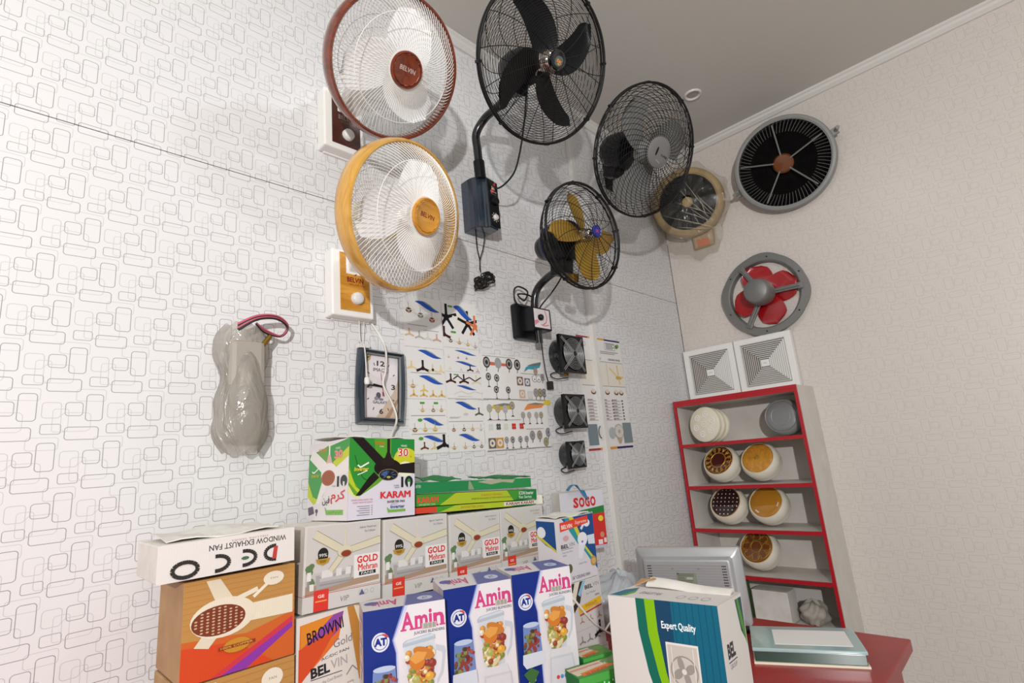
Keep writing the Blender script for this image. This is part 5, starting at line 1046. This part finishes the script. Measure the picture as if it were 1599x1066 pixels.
def belvin2_print(w, h):
    p = Print(w, h); p.rect(0, 0, 1, 1, '#c9c6c4'); p.poly([(0, 1), (.55, 1), (.40, .70), (.20, .56), (0, .60)], '#3a3026'); p.poly([(.30, 1), (.44, 1), (.28, .74), (.18, .76)], '#d9d2c2'); p.poly([(.52, 1), (.60, 1), (.42, .78), (.36, .82)], '#8ab8d0'); p.ell(.16, .78, .15, .10, '#dcd6c8', 18); p.ell(.15, .76, .08, .06, '#a8704a', 14)
    p.text('BEL', .56, .86, .78, .92, '#34323a', .03); p.text('VIN', .79, .87, .96, .93, '#8a8790', 0); p.text('Eco Model', .58, .78, .84, .81, '#77747c', 0); p.text('SERIES', .82, .72, .95, .75, '#55525a', .01); p.poly([(.34, .54), (.98, .60), (.98, .70), (.34, .64)], '#dcb02c'); p.poly([(.36, .50), (.98, .555), (.98, .58), (.36, .53)], '#b8482c'); p.text('WARRANTY', .52, .60, .86, .65, '#a0702c', .01)
    for k in range(3): mini_fan(p, .40+.24*k, .42, .03, '#a8806a', 1); mini_fan(p, .36+.2*k, .14, .04, '#8a8480', 1)
    mini_fan(p, .86, .20, .08, '#1d1a1a', 1); p.rect(.03, .30, .98, .305, '#a9a6a4'); return p
carton('fan_carton', 'white and blue fan carton with red band, top of the right-hand stack', (1.408, 1.208, 1.288), -4, .178, .205, .105, (1, .2), M_CART_W, {'front': belvin_print(.178, .205), 'left': belvin_side(.105, .205)}, flaps=[(.0, .17, .01, .10, .001, 'y')])
carton('fan_carton', 'grey-white fan carton with yellow band, middle of the right-hand stack', (1.400, 1.206, 1.081), -3, .186, .208, .12, (0, .3), M_CART_W, {'front': belvin2_print(.186, .208)})
carton('fan_carton', 'low fan carton at the bottom of the right-hand stack', (1.400, 1.204, .871), -3, .19, .070, .125, (0, 0), M_CART_W, {'front': belvin2_print(.19, .16) if 0 else belvin2_print(.19, .070)})

# exhaust-fan carton on the right, open flaps
def grille_art(p, x0, y0, x1, y1, c):
    p.rect(x0, y0, x1, y1, c); cx, cy = (x0+x1)/2, (y0+y1)/2; r = (x1-x0)*.42*p.w/p.h
    p.rect(x0+.012, y0+.012, x1-.012, y1-.012, '#b9b3aa'); p.disc(cx, cy, r, '#8d8880', 28); p.disc(cx, cy, r*.9, '#bab5ad', 28)
    for a in range(4): b = a*PI/2+.4; p.ell(cx+r*.48*p.h/p.w*math.cos(b), cy+r*.48*math.sin(b), r*.40*p.h/p.w, r*.30, '#8f8a84', 14, b)
    p.disc(cx, cy, r*.18, '#cfcac2', 12)
    for k in (-.33, .33): p.rect(cx+k*(x1-x0)-.003, y0+.02, cx+k*(x1-x0)+.003, y1-.02, '#d3cec6')
def bexh_front(w, h):
    p = Print(w, h); p.rect(0, 0, 1, 1, '#cbc8c4')
    cv = lambda pts: pts
    p.poly([(.275, 1), (.38, 1), (.38, .80), (.44, .58), (.56, .30), (.66, 0), (.60, 0), (.47, .30), (.34, .58), (.28, .82)], '#0f6252'); p.poly([(.36, 1), (.46, 1), (.46, .82), (.50, .60), (.60, .30), (.72, 0), (.65, 0), (.54, .30), (.43, .58), (.37, .80)], '#7cb010'); p.poly([(.455, 1), (1, 1), (1, 0), (.71, 0), (.60, .30), (.50, .60), (.46, .82)], '#0d5c74'); p.poly([(.455, 1), (.60, 1), (.60, .62), (.58, .36), (.50, .60), (.46, .82)], '#143f5c')
    for k in range(7): p.rect(.62+.055*k, 0, .626+.055*k, 1, '#0a4a62')
    p.text('Expert Quality', .50, .83, .80, .885, '#dfe8ea', .02); grille_art(p, .52, .47, .80, .77, '#d6d1cc'); p.rect(.55, .51, .77, .515, '#5a5a5a'); p.text('Model', .57, .435, .64, .455, '#cfdfe2', 0); p.disc(.68, .44, .012, '#dfe8ea'); grille_art(p, .72, .08, .96, .40, '#d8cfb4')
    p.text('BEL', .10, .30, .23, .40, '#34323a', .04); p.text('VIN', .24, .30, .36, .42, '#55525a', .01); p.rect(.10, .275, .36, .281, '#34323a'); p.text('EXHAUST FAN', .12, .225, .34, .255, '#55525a', .01); return p
def bexh_right(w, h):
    p = Print(w, h); p.rect(0, 0, 1, 1, '#d3cec9'); p.poly([(.70, .98), (.98, .98), (.98, .72), (.80, .80)], '#1c4a54'); p.poly([(.76, .98), (.84, .98), (.98, .78), (.98, .70), (.82, .84)], '#4f8a2c'); p.text('BEL', .16, .70, .46, .78, '#34323a', .05); p.rect(.16, .68, .50, .686, '#34323a'); p.text('GROUP', .20, .645, .46, .67, '#6a666c', 0)
    for k in range(10): p.rect(.12, .44-.035*k, .48-.06*(k % 3), .448-.035*k, '#9a958f'); p.rect(.60, .47-.035*k, .94-.08*(k % 2), .478-.035*k, '#9a958f')
    return p
def bexh_top(w, d):
    p = Print(w, d); p.rect(0, 0, 1, 1, '#d2cdc9'); p.poly([(0, .05), (.12, .05), (.15, .40), (.10, .75), (.02, .5)], '#2a6a82'); p.poly([(.11, .05), (.15, .1), (.17, .35), (.13, .6)], '#5a9a3a'); p.text('EXHAUST FAN', .22, .30, .42, .48, '#77727a', .02)
    for x in (.62, .73, .84): p.ell(x, .32, .04, .12, '#a9a6a0', 12); p.ell(x, .32, .028, .08, '#d2cdc9', 12)
    return p
tR = carton('exhaust_carton', 'large white carton with teal and green bands and half-open flaps, front right', (1.10, .811, 1.166), -84.8, .257, .354, .153, (-3.6, 0), M_CART_W, {'front': bexh_front(.257, .354), 'right': bexh_right(.153, .354), 'top': bexh_top(.257, .153)}, bev=.004)
g = G(); g.grid(lambda u, v: (-.085+.205*u, .035+.040*v*(1-.3*u), .357+.013*math.sin(PI*v*.5)*(1-.5*u)+.003*math.sin(5*u+1)), 12, 4, M_CART_W); g.build('top_flap', tR, solid=.0035)
g = G(); g.grid(lambda u, v: (-.118+.05*u, .045+.035*v, .357+.020*u*(1-v)+.010*v), 4, 3, M_CART_B); g.build('top_flap', tR, solid=.003)

# green grocery-like cartons low in the middle
def green_top(w, d, s):
    p = Print(w, d); r = random.Random(s); p.rect(0, 0, 1, 1, '#4f8a3c'); p.poly([(.03, .2), (.62, .3), (.60, .95), (.0, .9)], '#cfc6a8'); p.poly([(.1, .1), (.7, .35), (.6, .55), (.1, .35)], '#d8783c'); p.poly([(.0, .6), (.55, .7), (.5, .82), (.0, .75)], '#c98a8a'); p.text('BLENDER', .16, .16, .55, .32, '#b8482c', .03, 0, 8); p.rect(.55, .55, .92, .9, '#6a8a5a'); p.text('DELUXE', .3, .55, .6, .68, '#d9d6cf', .02); return p
def green_front(w, h):
    p = Print(w, h); p.rect(0, 0, 1, 1, '#2f9a34'); p.rect(0, .86, 1, 1, '#4fa84a'); p.poly([(.66, 0), (.72, .6), (.96, .95), (1, .5), (.98, 0)], '#d6d2c8'); p.poly([(.30, .3), (.36, .6), (.44, .4), (.42, .1), (.34, 0)], '#dcd8d0'); p.ell(.50, .25, .07, .18, '#b8562c', 12); p.poly([(.6, .0), (.7, .3), (.8, .0)], '#c9a08a')
    for k in range(14): p.ell(.04+.07*k, .80+.03*(k % 2), .012, .02, '#d6e2cf', 6)
    return p
carton('appliance_carton', 'green printed carton with orange band, lying low in front of the stack', (1.150, .968, .940), -22.5, .185, .139, .076, (0, -1.0), M_CART_G, {'front': green_front(.185, .139), 'top': green_top(.185, .076, 1)})
carton('appliance_carton', 'second green printed carton, between the blender cartons and the fan stack', (1.296, 1.068, .925), -22, .10, .124, .075, (0, 0), M_CART_G, {'top': green_top(.10, .075, 2), 'front': green_front(.10, .124)})

# ------------------------------------------------------------------ monitor seen from behind
mt = thing('monitor', 'silver flat computer monitor seen from behind on the counter', 'monitor', Tr(1.86, 1.0, .801))
mq = Tr(1.811, 1.185, 1.132) @ Matrix.Rotation(math.radians(-75.4), 4, 'Z') @ Matrix.Rotation(math.radians(1), 4, 'X') @ Matrix.Rotation(math.radians(-.5), 4, 'Y') @ Tr(.1845, 0, -.126)
H = mt.matrix_basis.inverted() @ mq @ FLAT_FRONT @ Matrix.Diagonal((1, 1, 1, 1))   # local x right, y up, z towards the camera
w, h = .1845, .126
def rr(a, b, z, r=.006): return [(-a+r, -b, z), (a-r, -b, z), (a, -b+r, z), (a, b-r, z), (a-r, b, z), (-a+r, b, z), (-a, b-r, z), (-a, -b+r, z)]
H2 = H @ Tr(0, 0, 0)
g = G(); loft(g, [rr(w, h, -.022), rr(w, h, -.002), rr(w-.004, h-.004, .002), rr(w-.016, h-.020, .010), rr(w-.026, h-.028, .014), rr(w-.034, h-.036, .030), rr(w-.040, h-.042, .032)], 'silver', H2); g.build('back_shell', mt, smooth=30)
g = G(); g.box((-w+.040, -h+.042, .028), (w-.040, h-.042, .0325), 'silver', H2); g.build('back_cover', mt)
for k in range(17):
    y = h-.052-.0088*k; G().box((-w+.042, y-.0022, .032), (w-.042, y+.0022, .0352), 'silver', H2).build('rib', mt)
for sx in (-1, 1):
    g = G()
    for k in range(17):
        y = h-.0564-.0088*k
        for q in range(3): g.box((sx*(w-.055)-.006+.005*q, y-.0014, .0322), (sx*(w-.055)-.003+.005*q, y+.0014, .0345), 'void_black', H2)
    o = g.build('vent_slots', mt); o['kind'] = 'stuff'
lb_ = G().box((-.034, .005, .0345), (.034, .048, .0358), 'sticker', H2).build('rating_label', mt)
p = Print(.068, .043); r = random.Random(2)
for k in range(6): p.rect(.06, .86-.12*k, .06+r.uniform(.3, .85), .91-.12*k, '#59604f')
p.rect(.5, .5, .8, .66, '#a9ada0'); p.rect(.1, .08, .5, .16, '#c9ccc2'); p.rect(.03, .88, .12, .96, '#2f4a3a'); p.put('lettering', lb_, H2 @ Tr(-.034, .005, .0359))
for sx in (-1, 1): G().lathe([(.0001, .0345), (.002, .034), (.003, .0325)], 'silverd', 10, H2 @ Tr(sx*.045, .062, .003)).build('screw', mt)
G().box((-w+.006, -h+.008, -.0235), (w-.006, h-.006, -.0222), 'void_black', H2).build('screen', mt)
G().box((-.03, -.20, -.02), (.03, -.06, .012), 'silver', H2).build('stand_neck', mt, bevel=.004)
G().lathe([(.0001, .014), (.075, .012), (.085, .004), (.085, 0), (.0001, 0)], 'silver', 40, Tr(.0, .0, 0)).build('stand_base', mt, smooth=40)

# ------------------------------------------------------------------ small things on the counter and the wall
ts_ = thing('glass_tray', 'dark green glass-sided tray with a pale lid, on the counter right of the carton', 'tray', Tr(1.985, .70, .8) @ Matrix.Rotation(math.radians(-67), 4, 'Z'))
G().box((-.16, -.11, 0), (.16, .11, .006), 'cream').build('bottom_rim', ts_); G().box((-.155, -.105, .006), (.155, .105, .036), 'dglass').build('glass_body', ts_, bevel=.002); G().box((-.16, -.11, .036), (.16, .11, .047), 'tglass').build('lid', ts_, bevel=.003); G().box((-.09, -.07, .047), (.13, .07, .048), 'paper').build('paper_sheet', ts_)
pn = tag(G().tube(smoothpath([(-.09, 0, .008), (-.03, .012, .012), (.04, 0, .01), (.10, -.01, .008)], 5), [.006]*5+[.012]*6+[.008]*5, 'bcord', 8).build('black_pouch', None, Tr(2.07, .945, .8) @ Matrix.Rotation(-.8, 4, 'Z'), smooth=60), 'thin black pouch lying on the red counter beside the monitor', 'pouch')
def blob(name, label, cat, loc, sx, sy, sz, m, seed, rot=0):
    r = random.Random(seed); ph = [r.uniform(0, 6.28) for _ in range(6)]
    def f(u, v):
        a = 2*PI*v; e = PI*(u-.5); w_ = 1+.10*math.sin(4*a+ph[0]+3*e)+.07*math.sin(9*a+ph[1]-5*e)+.06*math.sin(7*e+ph[2]+2*a)
        return (sx*math.cos(e)*math.cos(a)*w_, sy*math.cos(e)*math.sin(a)*w_, max(0, sz*(1+math.sin(e)*w_)))
    return tag(G().grid(f, 18, 40, m).build(name, None, Tr(*loc) @ Matrix.Rotation(rot, 4, 'Z'), smooth=70, recalc=False), label, cat)
blob('plastic_bag', 'crumpled bluish plastic bag on the counter behind the large carton', 'bag', (1.95, 1.38, .802), .16, .12, .098, 'polyblue', 21)
blob('black_bag', 'small shiny black bag on the counter beside the fan stack', 'bag', (1.715, 1.22, .802), .05, .035, .026, 'blackm', 8)
blob('cloth_bundle', 'grey cloth bundle on the lower shelf board beside the pale carton', 'cloth', (3.36, 1.10, .472), .08, .07, .06, 'fabric', 9)
carton('green_carton', 'slim dark green carton standing on the lowest visible shelf behind the monitor', (3.27, 1.50, .702), -92, .075, .228, .07, (0, 0), board_material('dark_olive_board', '#3a5a34', '#4a6a3c'), {})
carton('shelf_carton', 'pale carton on the lower shelf right of the slim green one', (3.29, 1.40, .640), -92, .20, .165, .12, (0, 0), M_CART_W, {})
co = G(); co.tube(smoothpath([(1.39, 1.195, 1.085), (1.43, 1.18, 1.03), (1.50, 1.175, .955), (1.58, 1.18, .90), (1.67, 1.20, .862), (1.72, 1.22, .862), (1.76, 1.24, .95)]), .0035, 'cord', 6); co.tube(smoothpath([(1.56, 1.185, .905), (1.60, 1.18, .93), (1.66, 1.21, .90), (1.70, 1.24, .862)]), .003, 'cord', 6)
tag(co.build('white_cord', None, smooth=60), 'thin white cord looping down across the right-hand fan stack', 'cord')
so = thing('plug_adapter', 'small white plug adapter at the end of the green blade cartons', 'plug', Tr(1.583, 1.44, 1.318)); G().box((-.016, -.016, 0), (.016, .016, .036), 'ivory', Matrix.Rotation(.5, 4, 'Z')).build('adapter_body', so, bevel=.005)
for q, (x, z) in enumerate(((-.006, .026), (.006, .024), (0, .010))): G().lathe([(.0001, .0005), (.0022, .0004), (.0024, 0)], 'void_black', 8, Matrix.Rotation(.5, 4, 'Z') @ Tr(x, -.0162, z) @ RX).build('socket_hole', so)
hk = tag(G().tube(smoothpath([(0, 0, 0), (0, -.012, 0), (0, -.022, .006), (0, -.022, .016)], 4), .0018, 'gmetal', 6).build('wall_hook', None, Tr(.967, 1.70, 1.945), smooth=60), 'small metal hook in the wall holding the pull string above the clock', 'hook')
# item wrapped in cloudy plastic at the left edge
wp = thing('wrapped_fan', 'appliance wrapped in cloudy plastic hanging at the left edge of the wall', 'fan', Tr(.572, 1.70, 1.585))
g = G()
def wr(u, v):
    a = PI*v; s = u; k = (.075+.012*math.sin(7*s+1)+.006*math.sin(19*s))*(.55+.45*min(1, s*5))*(1 if s < .9 else 1-(s-.9)*4.5)
    return (-k*math.cos(a)*1.0, -.10*math.sin(a)*(.8+.2*math.sin(5*s))-.002, .385*s+.006*math.sin(9*a))
g.grid(wr, 24, 20, 'polygrey'); g.build('plastic_wrap', wp, smooth=70, recalc=False)
G().box((-.05, -.07, .03), (.05, -.002, .33), 'fabric').build('appliance_body', wp, bevel=.015)
ww = wp.matrix_basis.inverted()
for m_, off in (('bcord', 0), ('rcord', .006), ('bcord', .012), ('rcord', .018)):
    G().tube(smoothpath([(-.03, -.06, .36+off), (.02, -.075, .395+off*.6), (.08, -.07, .405+off*.5), (.118, -.06, .385+off*.3), (.10, -.055, .355), (.05, -.06, .36+off*.4), (.02, -.065, .385)], 6), .0042, m_, 6).build('wire_lead', wp, smooth=60)
G().lathe([(.0001, -.02), (.008, -.018), (.008, .02), (.0001, .02)], 'brass', 12, Tr(.055, -.055, .335) @ Matrix.Rotation(.6, 4, 'Y')).build('terminal', wp, smooth=40)
